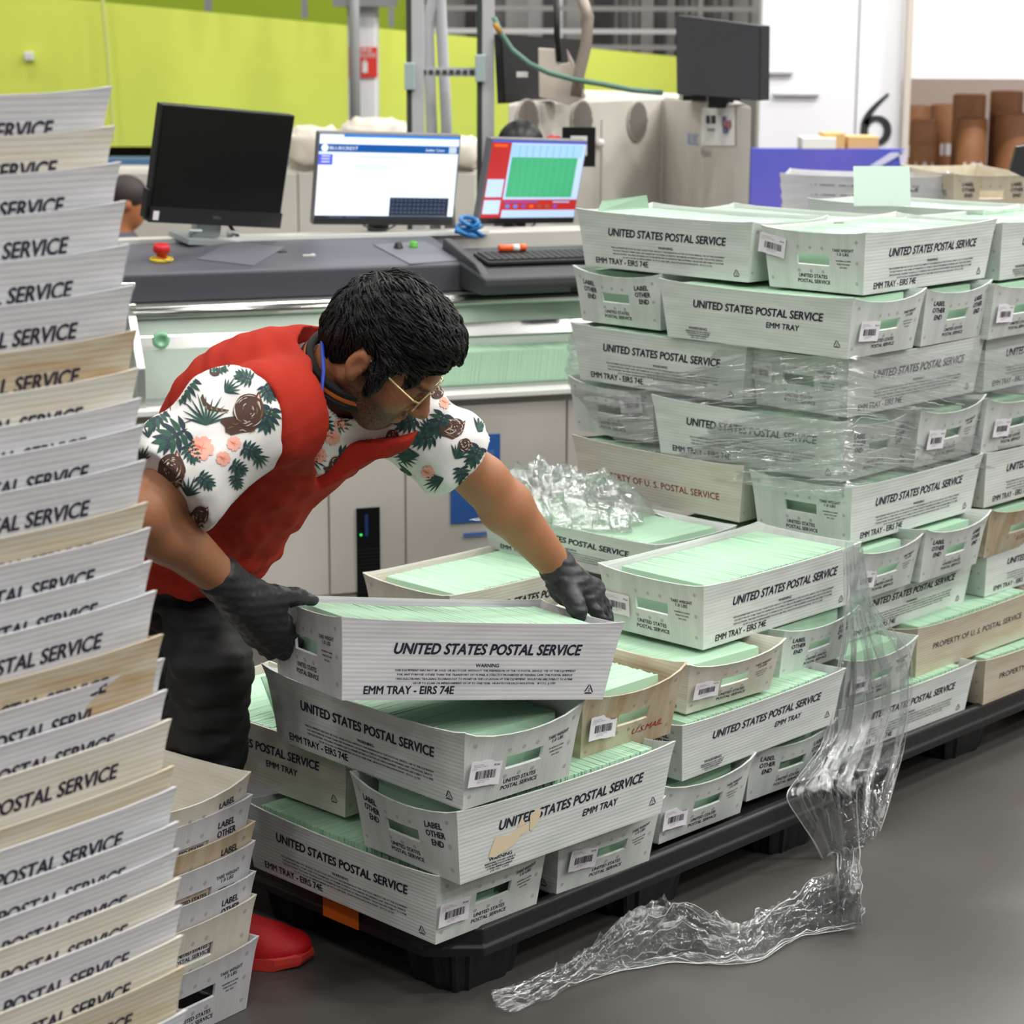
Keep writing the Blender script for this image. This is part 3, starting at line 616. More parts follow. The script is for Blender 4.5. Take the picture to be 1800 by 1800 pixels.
# ------------------------------------------------------------------ screens
def screen_frame(loc, a, tilt, roll): return Matrix.Translation(loc) @ Matrix.Rotation(rad(a), 4, 'Z') @ Matrix.Rotation(rad(tilt), 4, 'X') @ Matrix.Rotation(rad(roll), 4, 'Y')
def near(p, k): c = Vector((0, 0, EYE)); return c + (Vector(p) - c) * k
def build_screens():
    k = .9
    # switched-off all-in-one
    o = empty('monitor', M=screen_frame(near((-1.002, 7.453, 1.285), k), 40, 8.7, 5.3)); tag(o, 'switched-off black monitor with a thick chin, left of the lit screens', 'monitor')
    w, h = .243, .18; bk = mat('monitor_black', (22, 22, 24), .35)
    MB().box(-w, w, .0, .035, -h, h).build('housing', bk, o, bevel=.004)
    MB().box(-w + .006, w - .006, -.003, .0, -h + .052, h - .006).build('screen', mat('dark_glass', (12, 12, 13), .25, spec=.4), o)
    c = MB(); c.box(-w, w, -.008, .0, -h, -h + .048, 0); flat_text(c, 'DELL', .030, .009, lambda x, y: (x, -.0085, -h + .020 + y), 1, 0, 0); c.box(-w + .012, -w + .032, -.0085, -.008, -h + .008, -h + .036, 2)
    c.build('chin', [mat('monitor_chin', (30, 30, 34), .4), mat('logo_grey', (110, 110, 116), .4), mat('label_paper')], o)
    MB().box(-w - .012, -w, .0, .03, -h + .01, -h + .10).build('side_drive', bk, o, bevel=.003)
    s = MB(); s.box(-.045, .045, .03, .06, -h - .05, -.02); s.box(-.10, .10, -.02, .10, -h - .062, -h - .045)
    for x in (-.07, .07): s.tube([(x, .02, -h - .04), (x - .02, .0, -h - .02), (x + .02, .0, -h - .02), (x, .02, -h - .04)], .006, 8)
    s.build('stand', mat('stand_silver', (176, 184, 184), .35, .4), o, bevel=.003)
    MB().tube([(.07, .03, -h), (.10, .03, -h - .03), (.125, .02, -h - .055)], .006, 8).build('power_cable', mat('slot_black'), o, True)
    # bright screen with the blue banner
    def lit(loc, a, t, r, w, h, label, draw, pix):
        o = empty('monitor', M=screen_frame(near(loc, k), a, t, r)); tag(o, label, 'monitor')
        f = MB(); f.box(-w, w, 0, .03, -h, h, 0); f.build('housing', mat('monitor_grey', (112, 112, 118), .4), o, bevel=.004)
        f = MB(); f.box(-w + .004, w - .004, -.004, 0, -h + .002, -h + .022, 0); f.build('chin', bk, o, bevel=.001)
        s = MB(); draw(s, -w + .006, w - .006, -h + .022, h - .006); s.build('screen', pix, o)
        g = MB(); g.box(-.03, .03, .03, .07, -h - .02, .0); g.box(-.09, .09, -.02, .12, -h - .075, -h - .06); g.box(-.03, .03, .05, .08, -h - .07, 0); g.build('stand', bk, o, bevel=.004)
        f = MB(); f.tube([(-.07, -.002, -h), (-.04, -.006, -h - .012), (.01, -.006, -h - .014), (.04, -.002, -h)], .003, 8); f.build('cable', bk, o, True)
        return o
    def px(n, c, e=.58): return mat('pixel_' + n, c, .4, emit=e)
    pix = [px('white', (228, 240, 252)), px('topblue', (40, 130, 220)), px('navy', (16, 84, 158)), px('blue', (86, 96, 224)), px('dark', (24, 34, 52)), px('key', (64, 76, 104)), px('pale', (190, 205, 220)), px('bright', (245, 248, 255))]
    def d1(s, x0, x1, z0, z1):
        W_, H_ = x1 - x0, z1 - z0
        R = lambda a, b, c, d, m, o: s.box(x0 + a * W_, x0 + b * W_, -.0012 - o * .0004, -.0012 - o * .0004 + .0003, z1 - d * H_, z1 - c * H_, m)
        R(0, 1, 0, 1, 0, 0); R(.17, 1, 0, .028, 1, 1); R(0, 1, .115, .205, 2, 1); R(0, .10, .235, .36, 3, 1); R(0, 1, .965, 1, 4, 1)
        for i in range(3): R(.02, .08, .25 + i * .035, .26 + i * .035, 7, 2)
        R(.53, .96, .74, .962, 4, 2)
        for i in range(13):
            for j in range(4): R(.545 + i * .031, .563 + i * .031, .762 + j * .048, .785 + j * .048, 5, 3)
        R(.3, .6, .25, .262, 6, 2); R(.26, .52, .36, .372, 6, 2); R(.26, .5, .39, .396, 6, 2); R(.1, .2, .972, .99, 5, 3); R(.22, .32, .972, .99, 5, 3)
        s.add([(x0 + .04 * W_ + .012 * math.cos(t), -.0024, z1 - .16 * H_ + .012 * math.sin(t)) for t in (2 * math.pi * q / 20 for q in range(20))], [tuple(range(20))], 7)
        flat_text(s, 'BLUECREST', .20 * W_, .010, lambda x, y: (x0 + .175 * W_ + x, -.0024, z1 - .178 * H_ + y), 7, 0, 0)
        flat_text(s, 'Seller User', .14 * W_, .008, lambda x, y: (x0 + .83 * W_ + x, -.0024, z1 - .178 * H_ + y), 7, 0, 0); R(.93, .985, .122, .198, 6, 2)
    lit((-.458, 7.832, 1.222), 20.7, 10.2, 2.0, .243, .152, 'lit monitor with a blue banner on a white page', d1, pix)
    pix2 = [px('sky', (176, 200, 238)), px('red', (172, 34, 34)), px('green', (58, 160, 112)), px('lime', (74, 176, 128)), px('orange', (222, 86, 20)), px('topblue2', (40, 90, 190)), px('ltblue', (150, 190, 232)), px('violet', (120, 70, 180)), px('icon', (40, 130, 220)), px('brown', (150, 80, 30))]
    def d2(s, x0, x1, z0, z1):
        W_, H_ = x1 - x0, z1 - z0
        R = lambda a, b, c, d, m, o: s.box(x0 + a * W_, x0 + b * W_, -.0012 - o * .0004, -.0012 - o * .0004 + .0003, z1 - d * H_, z1 - c * H_, m)
        R(0, 1, 0, 1, 1, 0); R(0, 1, 0, .025, 5, 1); R(.20, 1, .03, .76, 0, 1); R(.20, .97, .045, .20, 6, 2); R(.22, .93, .21, .73, 2, 2)
        for i in range(9): R(.29 + i * .072, .296 + i * .072, .06, .73, 3, 3)
        R(.02, .16, .05, .085, 4, 1)
        for i in range(6): R(.03, .15, .12 + i * .05, .135 + i * .05, 1, 2)
        R(.01, .18, .50, .73, 0, 1); R(.01, .18, .77, .95, 0, 1); R(.21, 1, .90, 1, 0, 1); R(.22, .58, .785, .80, 7, 2); R(.74, .92, .785, .80, 6, 2)
        for i, m in enumerate((8, 8, 7, 4, 9, 9, 7)): R(.24 + i * .085, .28 + i * .085, .83, .87, m, 2)
    o = lit((.077, 8.223, 1.192), 43.4, 10.8, 2.7, .230, .147, 'monitor with a red and green table on its screen', d2, pix2)
    f = MB(); f.box(-.218, -.135, -.022, -.020, -.200, -.150); f.build('white_note', mat('note_white', (238, 238, 236), .7), o)
# ------------------------------------------------------------------ things beyond the machine
def rect_at(mb, x0, x1, y0, y1, Y, th, mi=None):
    """a slab facing the camera filling photograph pixels x0..x1, y0..y1 at distance Y"""
    a = at_y(x0, y1, Y); b = at_y(x1, y0, Y); return mb.box(a.x, b.x, Y, Y + th, a.z, b.z, mi)

def build_background():
    lime = mat('lime_paint', (222, 234, 96), .6)
    p = [at_y(-700, -80, 14), at_y(1205, 101, 14), at_y(1205, 258, 14), at_y(-700, 258, 14)]
    tag(MB().prism([(q.x, q.z) for q in p], 14, 14.15, 'y').build('partition_panel', lime), 'long lime green partition panel behind the machines', 'partition')
    m = MB(); rect_at(m, -800, 745, -250, 70, 15.5, .1); tag(m.build('wall_upper', mat('olive_paint', (150, 172, 30), .6)), kind='structure')
    m = MB(); rect_at(m, -800, 1000, 250, 300, 14.3, .1); tag(m.build('trim_1', mat('dark_base', (52, 40, 38), .7)), kind='structure')
    m = MB(); rect_at(m, 180, 1000, 283, 302, 13.6, .3); tag(m.build('trim_2', mat('rail_blue', (96, 130, 176), .5)), kind='structure')
    m = MB(); rect_at(m, 42, 58, 91, 107, 13.95, .04); tag(m.build('wall_box', mat('ledge_white', (226, 226, 222), .35), bevel=.01), 'small white box on the lime partition', 'box')
    m = MB(); m.tube([at_y(178, -20, 13.8), at_y(186, 60, 13.8), at_y(193, 150, 13.8), at_y(200, 250, 13.8)], .012, 8); tag(m.build('hanging_cord', mat('cord_pale', (210, 220, 130), .6)), 'pale cord hanging down the lime partition', 'cord')
    for x0, y in ((360, 20), (530, 32), (683, 48)):
        m = MB(); rect_at(m, x0, x0 + 8, -120, y, 13.7, .04); tag(m.build('hanger_rod', mat('galvanised', (150, 152, 154), .4, .5)), {360: 'first', 530: 'second', 683: 'third'}[x0] + ' grey hanger rod above the lime partition, counting from the left', 'rod', 'hanger rods above the lime partition')
    beige = mat('cabinet_beige')
    # far beige cabinet with white sacks
    o = empty('storage_cabinet', at_y(430, 440, 11.2)); tag(o, 'long beige cabinet beyond the console, sacks on its top', 'cabinet')
    inv = o.matrix_basis.inverted()
    a = at_y(150, 440, 11); b = at_y(840, 299, 11)
    m = MB(); m.T = Matrix.Translation(-o.location); m.box(a.x, b.x, 11, 11.3, 0, b.z); m.build('carcass', beige, o, bevel=.01)
    for x0, x1 in ((205, 522), (526, 836)):
        m = MB(); m.T = Matrix.Translation(-o.location); c = at_y(x0, 430, 10.98); d = at_y(x1, 304, 10.98); m.box(c.x, d.x, 10.975, 11, .1, d.z); m.build('door', beige, o, bevel=.006)
    sk = mat('sack_white', (226, 220, 208), .85, noise=(9, (206, 196, 180), .35, .65))
    for i, (x0, x1, yt, yb, w) in enumerate(((505, 610, 222, 299, 'left'), (600, 722, 207, 299, 'middle'), (770, 845, 238, 299, 'right'))):
        c = (at_y(x0, yt, 11.1) + at_y(x1, yb, 11.1)) / 2; hx = (at_y(x1, yt, 11.1).x - at_y(x0, yt, 11.1).x) / 2; hz = (at_y(x0, yt, 11.1).z - at_y(x0, yb, 11.1).z) / 2
        bm = bmesh.new(); bmesh.ops.create_icosphere(bm, subdivisions=4, radius=1)
        r = random.Random(i)
        for v in bm.verts:
            q = v.co; f = lambda t: math.copysign(abs(t) ** .55, t)
            n = .07 * math.sin(q.x * 7 + i) * math.cos(q.y * 5) + .05 * math.sin(q.z * 11 + q.x * 4) + .04 * math.sin(q.x * 19 + q.z * 3)
            v.co = Vector((f(q.x) * hx * (1 + n * .3), f(q.y) * .15, f(q.z) * hz * (1 + n * 1.5)))
        me = bpy.data.meshes.new('sack'); bm.to_mesh(me); bm.free(); me.materials.append(sk)
        me.polygons.foreach_set('use_smooth', [True] * len(me.polygons))
        tag(link('sack', me, loc=c), '%s white plastic sack on the far beige cabinet' % w, 'sack', 'white sacks on the far cabinet')
    # column with the extinguisher sign
    o = empty('column', at_y(640, 210, 12.4)); o.location.z = 0; tag(o, 'white square column with a red extinguisher sign', 'column')
    a = at_y(612, 210, 12.4); b = at_y(662, 210, 12.4)
    m = MB(); m.T = Matrix.Translation(-o.location); m.box(a.x, b.x, 12.4, 12.7, 0, CEIL + .6); m.build('shaft', mat('column_white', (222, 222, 226), .5), o, bevel=.01)
    m = MB(); m.T = Matrix.Translation(-o.location); rect_at(m, 585, 690, -8, 11, 12.3, .5); m.build('bracket', mat('galvanised'), o)
    m = MB(); m.T = Matrix.Translation(-o.location); c = at_y(624, 135, 12.3); m.tube([(c.x, 12.3, .8), (c.x, 12.3, 3)], .03, 10); m.build('conduit', mat('conduit_grey', (176, 178, 180), .4, .3), o, True)
    m = MB(); m.T = Matrix.Translation(-o.location); rect_at(m, 613, 663, 83, 136, 12.385, .01, 0); rect_at(m, 613, 619, 83, 136, 12.38, .004, 2)
    rect_at(m, 637, 646, 108, 128, 12.38, .004, 1); rect_at(m, 640, 643, 104, 110, 12.38, .004, 1)
    A_ = at_y(643, 98, 12.38)
    for s, y, w in (('FIRE', 92, .085), ('EXTINGUISHER', 101, .13)):
        A_ = at_y(641, y, 12.378); flat_text(m, s, w, .024, lambda x, z: (A_.x + x, 12.378, A_.z + z), 1)
    m.build('red_sign', [mat('sign_red', (214, 52, 40), .5), mat('ledge_white'), mat('sign_orange', (224, 120, 60), .5)], o)
    # strut frame on the inserter
    st = mat('strut_zinc', (200, 201, 204), .45, .15)
    o = empty('strut_frame', at_y(780, 420, 8.3)); tag(o, 'pair of slotted steel strut posts joined by a crossbar', 'frame')
    I = Matrix.Translation(-o.location)
    def strut(x0, x1, Y, dark):
        m = MB(); m.T = I; a = at_y(x0, 400, Y); b = at_y(x1, 400, Y); w = b.x - a.x; x = (a.x + b.x) / 2 - w / 2
        xt = at_y(x0 - 6, 0, Y).x
        m.box(a.x, a.x + w * .30, Y, Y + .05, .4, 3.2, 1 if dark else 0); m.box(a.x + w * .30, b.x, Y, Y + .06, .4, 3.2, 0)
        return m.build('post', [st, mat('strut_slot', (58, 64, 60), .5)], o, bevel=.002)
    strut(716, 746, 8.3, True); strut(838, 868, 8.3, True)
    m = MB(); m.T = I; rect_at(m, 735, 850, 119, 134, 8.32, .04, 0)
    for i in range(9): rect_at(m, 742 + i * 12, 749 + i * 12, 123, 130, 8.31, .012, 1)
    m.build('crossbar', [st, mat('strut_slot')], o)
    for x0, y0 in ((711, 110), (835, 96)):
        m = MB(); m.T = I; rect_at(m, x0, x0 + 18, y0, y0 + 48, 8.27, .04); m.build('corner_plate', mat('plate_zinc', (186, 204, 206), .4, .3), o, bevel=.004)
    for i, (xa, xb) in enumerate(((752, 758), (776, 784))):
        m = MB(); P = [at_y(xb + 8, 420, 8.6), at_y(xb, 200, 8.6), at_y(xa, 40, 8.6), at_y(xa + (12 if i == 0 else -2), -10, 8.6), at_y(xa + (40 if i == 0 else -3), -60, 8.6)]; m.tube(P, .022, 10)
        tag(m.build('hose', mat('hose_grey', (200, 202, 206), .4), None, True), ('left' if i == 0 else 'right') + ' of two pale grey hoses between the strut posts', 'hose', 'pale hoses between the strut posts')
    # second machine: beige cabinets with round fans
    o = empty('sorting_machine', at_y(1160, 400, 8.2)); o.location.z = 0; tag(o, 'beige machine cabinet with round fan grilles, monitors on top', 'machine')
    I = Matrix.Translation(-o.location)
    zt = at_y(893, 181, 7.9).z
    A_, B_, C_ = at_y(893, 181, 7.9), at_y(1166, 166, 8.9), at_y(1321, 182, 7.75)
    Pq = [(A_.x, A_.y), (B_.x, B_.y), (C_.x, C_.y), (C_.x + .05, C_.y + 1.5), (A_.x + .3, A_.y + 2.2)]
    m = MB(); m.T = I; m.prism(Pq, 0, zt, 'z'); m.build('carcass', beige, o, bevel=.012)
    d = Vector((B_.x - A_.x, B_.y - A_.y, 0)).normalized(); nn = Vector((d.y, -d.x, 0))
    def on_face(px, py):
        r = unproject(px, py, 1) - Vector((0, 0, EYE)); t = (Vector((A_.x, A_.y, 0)) - Vector((0, 0, EYE))).dot(nn) / r.dot(nn); return Vector((0, 0, EYE)) + r * t
    for px in (925, 1021, 1119):
        p = on_face(px, 213); f = MB(); R_ = .082
        fm = Matrix((( d.x, 0, nn.x, p.x - o.location.x), (d.y, 0, nn.y, p.y - o.location.y), (0, 1, 0, p.z), (0, 0, 0, 1)))
        f.lathe([(R_, .0), (R_, .006), (R_ - .004, .008), (0, .008)], 32, 0)
        for i in range(-7, 8):
            h = math.sqrt(max(0, (R_ - .008) ** 2 - (i * .0105) ** 2)); f.box(i * .0105 - .003, i * .0105 + .003, -h, h, .008, .0095, 1)
        f.build('fan_grille', [mat('grille_grey', (164, 158, 150), .6), mat('grille_slot', (112, 108, 102), .7)], o, M=fm)
    for px, py in ((1051, 252),):
        p = on_face(px, py); f = MB(); f.lathe([(.018, 0), (.016, .02), (0, .022)], 16); f.build('round_switch', mat('ledge_white'), o, True, M=Matrix(((d.x, 0, nn.x, p.x - o.location.x), (d.y, 0, nn.y, p.y - o.location.y), (0, 1, 0, p.z), (0, 0, 0, 1))))
    for px in (1056,):
        p = on_face(px, 300); f = MB(); f.box(-.002, .002, .4, zt - .08, -.002, .003); f.build('panel_seam', mat('seam_grey', (150, 146, 140), .6), o, M=Matrix(((d.x, 0, nn.x, p.x - o.location.x), (d.y, 0, nn.y, p.y - o.location.y), (0, 1, 0, 0), (0, 0, 0, 1))))
    e = Vector((C_.x - B_.x, C_.y - B_.y, 0)).normalized(); en = Vector((e.y, -e.x, 0))
    def on_end(px, py, off=0):
        r = unproject(px, py, 1) - Vector((0, 0, EYE)); t = (Vector((B_.x, B_.y, 0)) + en * off - Vector((0, 0, EYE))).dot(en) / r.dot(en); return Vector((0, 0, EYE)) + r * t - o.location
    s = MB(); q = lambda x0, x1, y0, y1, k, mi: s.add([tuple(on_end(*p, .004 + k * .003)) for p in ((x0, y1), (x1, y1), (x1, y0), (x0, y0))] + [tuple(on_end(*p, .002 + k * .003)) for p in ((x0, y1), (x1, y1), (x1, y0), (x0, y0))], [(0, 1, 2, 3), (7, 6, 5, 4), (0, 4, 5, 1), (1, 5, 6, 2), (2, 6, 7, 3), (3, 7, 4, 0)], mi)
    q(1233, 1292, 189, 256, 0, 0); q(1241, 1247, 203, 217, 1, 1); q(1250, 1257, 203, 217, 1, 1); q(1243, 1256, 226, 230, 1, 2)
    q(1269, 1276, 205, 222, 1, 3); q(1272, 1283, 212, 226, 2, 4); q(1270, 1278, 222, 234, 2, 3)
    s.build('poster', [mat('note_white', (238, 238, 236), .7), mat('poster_black', (40, 40, 42), .7), mat('poster_grey', (150, 150, 152), .7), mat('poster_blue', (96, 108, 160), .7), mat('poster_red', (190, 110, 120), .7)], o)
    s = MB(); c = on_end(1217, 254, .003); flat_text(s, 'BLUEC', .15, .042, lambda x, y: tuple(c + e * x + Vector((0, 0, y))), 0)
    s.build('blue_lettering', mat('logo_blue', (120, 156, 214), .6), o)
    s = MB(); c2 = on_end(1241, 274, .003); flat_text(s, 'Epic', .13, .026, lambda x, y: tuple(c2 + e * x + Vector((0, 0, y))), 0); s.build('grey_lettering', mat('poster_grey'), o)
    f = MB(); f.T = I; a = at_y(1200, 176, 8.3); f.box(a.x, a.x + .22, 8.3, 8.5, zt, zt + .02); f.build('fan_shroud', mat('slot_black'), o)
    # black-and-red machine seen over the right-hand screen
    m = empty('spool', on_face(915, 250)); tag(m, 'black and red spool behind the red and green screen', 'spool')
    f = MB(); f.tube([(0, -.14, 0), (0, -.10, 0)], .085, 28); f.build('wheel', mat('slot_black'), m, True); f = MB(); f.tube([(.12, -.14, -.02), (.12, -.06, -.02)], .05, 20); f.build('core', mat('stop_red', (198, 30, 34), .35), m, True)
    f = MB(); f.box(.15, .27, -.14, -.1, -.08, .06, 0); f.box(.18, .24, -.145, -.14, -.04, .03, 1); f.build('label_plate', [mat('slot_black'), mat('ledge_white')], m)
    # monitors on top of it
    def slab(name, quad_px, Ys, th, mats_, label, inset=.02):
        P = [at_y(*p, Y) for p, Y in zip(quad_px, Ys)]; n = (P[1] - P[0]).cross(P[3] - P[0]).normalized()
        if n.y > 0: n = -n
        g = empty('monitor', sum(P, Vector()) / 4); tag(g, label, 'monitor'); I2 = Matrix.Translation(-g.location)
        b = MB(); b.T = I2; b.hexa([tuple(p) for p in P], [tuple(p - n * th) for p in P]); b.build('housing', mats_[0], g)
        c = sum(P, Vector()) / 4; Q = [c + (p - c) * (1 - inset) for p in P]
        b = MB(); b.T = I2; b.hexa([tuple(p + n * .004) for p in Q], [tuple(p + n * .0005) for p in Q]); b.build('screen' if 'face' in label or 'large' in label else 'rear_cover', mats_[1], g)
        return g, I2
    bk = mat('monitor_black')
    g, I2 = slab('monitor', [(1188, 27), (1337, 46), (1336, 177), (1190, 165)], (8.1, 7.8, 7.8, 8.1), .05, (mat('monitor_black2', (44, 44, 48), .5), mat('monitor_glass', (70, 70, 76), .35)), 'large dark grey monitor on top of the beige machine')
    f = MB(); f.T = I2; rect_at(f, 1245, 1290, 170, 190, 8.05, .1); f.build('foot', bk, g)
    g, I2 = slab('monitor', [(880, 60), (1022, 70), (1028, 172), (886, 182)], (8.25, 8.5, 8.5, 8.25), .04, (bk, mat('monitor_rear', (40, 40, 42), .5)), 'rear of a black monitor over the fan cabinet')
    f = MB(); f.T = I2; pts = [(946, 84), (978, 86), (985, 112), (1000, 110), (996, 86), (1008, 108), (1012, 122), (1030, 170), (1000, 184), (948, 170)]; P = [at_y(*p, 8.15) for p in pts]; f.prism([(p.x, p.z) for p in P], 8.1, 8.18, 'y'); f.build('mount', mat('mount_beige', (206, 196, 184), .5), g, bevel=.004)
    f = MB(); f.T = I2; rect_at(f, 908, 928, 126, 136, 8.2, .006); f.build('paper_tag', mat('ledge_white'), g)
    m = MB(); m.tube([at_y(1016, -20, 8.05), at_y(1034, 30, 8.05), at_y(1030, 80, 8.05), at_y(1018, 130, 8.05), at_y(1012, 170, 8.05)], .022, 12); tag(m.build('conduit', mat('conduit_beige', (160, 148, 138), .4, .3), None, True), 'curved grey conduit in front of the rear-facing monitor', 'conduit')
    m = MB(); m.tube([at_y(*p, 8.0) for p in ((868, 30), (880, 58), (900, 88), (930, 112), (965, 128), (1010, 140), (1060, 148), (1110, 158), (1165, 163))], .010, 8); tag(m.build('air_hose', mat('hose_green', (92, 128, 112), .5), None, True), 'thin green air hose looping over the beige machine', 'hose')
    m = MB(); m.tube([at_y(870, 40, 8.0), at_y(874, 48, 8.0), at_y(880, 58, 8.0)], .0115, 8); tag(m.build('hose_fitting', mat('fitting_orange', (206, 150, 60), .4), None, True), 'small orange fitting at the top of the green air hose', 'fitting')
    m = MB(); m.tube([at_y(978, -40, 8.1), at_y(979, 60, 8.1), at_y(983, 108, 8.1)], .012, 8); tag(m.build('power_cable', bk, None, True), 'black cable dropping to the monitor mount', 'cable')
    # grey plant beyond the lime partition
    plant = [mat('plant_grey', (150, 148, 146), .5), mat('plant_dark', (92, 90, 90), .5), mat('plant_light', (206, 204, 204), .5)]
    o = empty('conveyor_plant', at_y(1000, 60, 16)); tag(o, 'blurred grey conveyor steelwork beyond the lime partition', 'machinery'); I = Matrix.Translation(-o.location); r = random.Random(4)
    x = 740
    while x < 1345:
        w = r.randint(8, 42); m = MB(); m.T = I; Y = 15.2 + r.random() * 1.5; rect_at(m, x, x + w, -90 + r.randint(-30, 30), r.choice((120, 130)), Y, .25); m.build('steel_panel' if w > 20 else 'upright', plant[r.choice((0, 0, 1, 2))], o); x += w + r.choice((0, 0, 4))
    for y in (12, 52, 80): m = MB(); m.T = I; rect_at(m, 740, 1345, y, y + 6, 15.1, .06); m.build('crossbeam', plant[r.choice((0, 2))], o)
    # white partition with the number 6
    wp = mat('partition_white', (228, 228, 232), .5)
    for i, (x0, x1) in enumerate(((1330, 1498), (1500, 1578))):
        m = MB(); a = at_y(x0, 330, 12.6); b = at_y(x1, 330, 12.6); m.box(a.x, b.x, 12.6, 12.75, 0, 4.4); tag(m.build('partition_board', wp, bevel=.008), ('wide white partition board left of the numeral' if i == 0 else 'narrow white partition board with the black 6'), 'partition', 'white partition boards')
    m = MB(); a = at_y(1574, 330, 12.55); m.box(a.x + .02, a.x + .055, 12.5, 12.58, 0, 4.4); tag(m.build('edge_post', mat('post_sand', (196, 188, 176), .5)), 'sand coloured edge post right of the white partition', 'post')
    m = MB(); rect_at(m, 1344, 1394, 125, 130, 12.57, .03); tag(m.build('door_bar', mat('bar_grey', (190, 192, 190), .4)), 'upper grey bar on the white partition', 'bar', 'bars on the white partition')
    m = MB(); rect_at(m, 1360, 1440, 164, 168, 12.57, .03); tag(m.build('door_bar', mat('bar_grey')), 'lower grey bar on the white partition', 'bar', 'bars on the white partition')
    c = at_y(1540, 242, 12.59); m = MB(); n = 40; pts = []
    for i in range(n):                                               # a brush-like numeral six
        t = i / (n - 1)
        if t < .38: u = t / .38; x, z = .062 - .135 * math.sin(u * 1.57) ** 1.0 * .96, .25 - .185 * u; w = .008 + .020 * u
        else: u = (t - .38) / .62; an = math.pi + u * 2 * math.pi * .98 - .35; x, z = -.002 + .068 * math.cos(an), .040 + .072 * math.sin(an) + .0; w = .017 + .009 * abs(math.cos(an))
        pts.append((x, z, w))
    vs = []
    for i, (x, z, w) in enumerate(pts):
        x0, z0, _ = pts[max(0, i - 1)]; x1, z1, _ = pts[min(n - 1, i + 1)]; l = math.hypot(x1 - x0, z1 - z0) or 1; nx, nz = -(z1 - z0) / l, (x1 - x0) / l
        vs += [(c.x + x + nx * w * .85, 12.59, c.z + z + nz * w * .85), (c.x + x - nx * w * .85, 12.59, c.z + z - nz * w * .85)]
    m.add(vs, [(2 * i, 2 * i + 1, 2 * i + 3, 2 * i + 2) for i in range(n - 1)]); o = m.build('numeral_six', mat('numeral_black', (34, 38, 36), .5)); tag(o, 'large black numeral 6 on the white partition', 'numeral')
    sd = o.modifiers.new('thick', 'SOLIDIFY'); sd.thickness = .008
    # blue banner and cartons
    m = MB(); a = at_y(1318, 372, 11.0); b = at_y(1592, 262, 11.0); m.box(a.x, b.x, 11.0, 11.06, 0, b.z, 0)
    for p in (((1566, 268), (1590, 268), (1548, 292), (1528, 292)), ((1580, 268), (1592, 262), (1592, 300), (1584, 300))): m.add([tuple(at_y(*q, 10.99)) for q in p], [(0, 1, 2, 3)], 1)
    tag(m.build('blue_banner', [mat('banner_blue', (76, 84, 186), .5, noise=(1.8, (98, 92, 190), .35, .65)), mat('banner_pale', (200, 200, 226), .5)]), 'blue banner board with a pale diagonal stripe at its right', 'banner')
    cb = mat('carton_tan', (206, 168, 110), .7)
    for i, (x0, x1, y0, y1, mm, lab) in enumerate(((1410, 1470, 242, 264, 'ledge_white', 'white carton on top of the blue banner'), (1448, 1486, 234, 264, 0, 'left tan carton on top of the blue banner'), (1490, 1545, 240, 266, 0, 'right tan carton on top of the blue banner'))):
        m = MB(); rect_at(m, x0, x1, y0, y1 - 1, 11.0 + .02 * i, .2, 0); tag(m.build('carton', cb if mm == 0 else MATS[mm], bevel=.004), lab, 'carton', 'cartons on the blue banner')
    # storage bay with fibre drums
    m = MB(); a = at_y(1580, 138, 12.7); b = at_y(2100, 0, 12.7); m.box(a.x, b.x, 12.7, 12.9, a.z, 4.4); tag(m.build('wall_header', mat('header_white', (240, 236, 234), .5)), kind='structure')
    m = MB(); a = at_y(1580, 330, 15); b = at_y(2200, 0, 15); m.box(a.x, b.x, 15.4, 15.5, 0, 4.4); tag(m.build('wall_bay', mat('bay_wall', (196, 176, 168), .7)), kind='structure')
    br = mat('drum_brown', (150, 100, 62), .6, noise=(4, (132, 86, 52), .35, .65))
    drums = [(1606, 1652, 210, 13.4), (1588, 1640, 186, 14.6), (1642, 1700, 184, 14.8), (1682, 1740, 166, 13.5), (1688, 1742, 208, 12.95), (1748, 1806, 160, 13.6), (1760, 1840, 200, 13.0)]
    for i, (x0, x1, yt, Y) in enumerate(drums):
        a = at_y(x0, yt, Y); b = at_y(x1, yt, Y); R_ = (b.x - a.x) / 2; cx = (a.x + b.x) / 2; zt = a.z
        o = empty('fibre_drum', (cx, Y + R_, 0)); tag(o, 'brown fibre drum, %s from the left in the storage bay' % ORD[sorted(range(7), key=lambda q: drums[q][0]).index(i)], 'drum', 'fibre drums in the storage bay')
        f = MB(); f.lathe([(R_, 0), (R_, zt - .01), (R_ - .01, zt), (R_ - .02, zt - .02), (0, zt - .02)], 28); b_ = f.build('drum_body', br, o, True)
        f = MB(); zz = zt - .30; w = .055; f.add([(x, -math.sqrt(R_ * R_ - x * x) - .003, z) for z in (zz - .04, zz + .04) for x in (-w, 0, w)] , [(0, 1, 4, 3), (1, 2, 5, 4)]); f.add([(x, -math.sqrt(R_ * R_ - x * x) - .003, z) for z in (zz - .34, zz - .26) for x in (-w, 0, w)], [(0, 1, 4, 3), (1, 2, 5, 4)])
        f.build('paper_label', mat('label_paper'), o)
    # trays waiting behind the stack
    for i in range(4):
        p = at_y(1520, 304 + i * 17, 7.6); o = link('mail_tray', tray_data('BIG', 'LABEL', 'white', 0, False)[0], M=Matrix.Translation((p.x + .0, 7.6, p.z - TH)) @ Matrix.Rotation(rad(-14 + i * 1.5), 4, 'Z'))
        tag(o, 'white empty tray, %s from the top of the small pile behind the green stack' % ORD[i], 'mail tray', 'empty trays piled behind the stack')
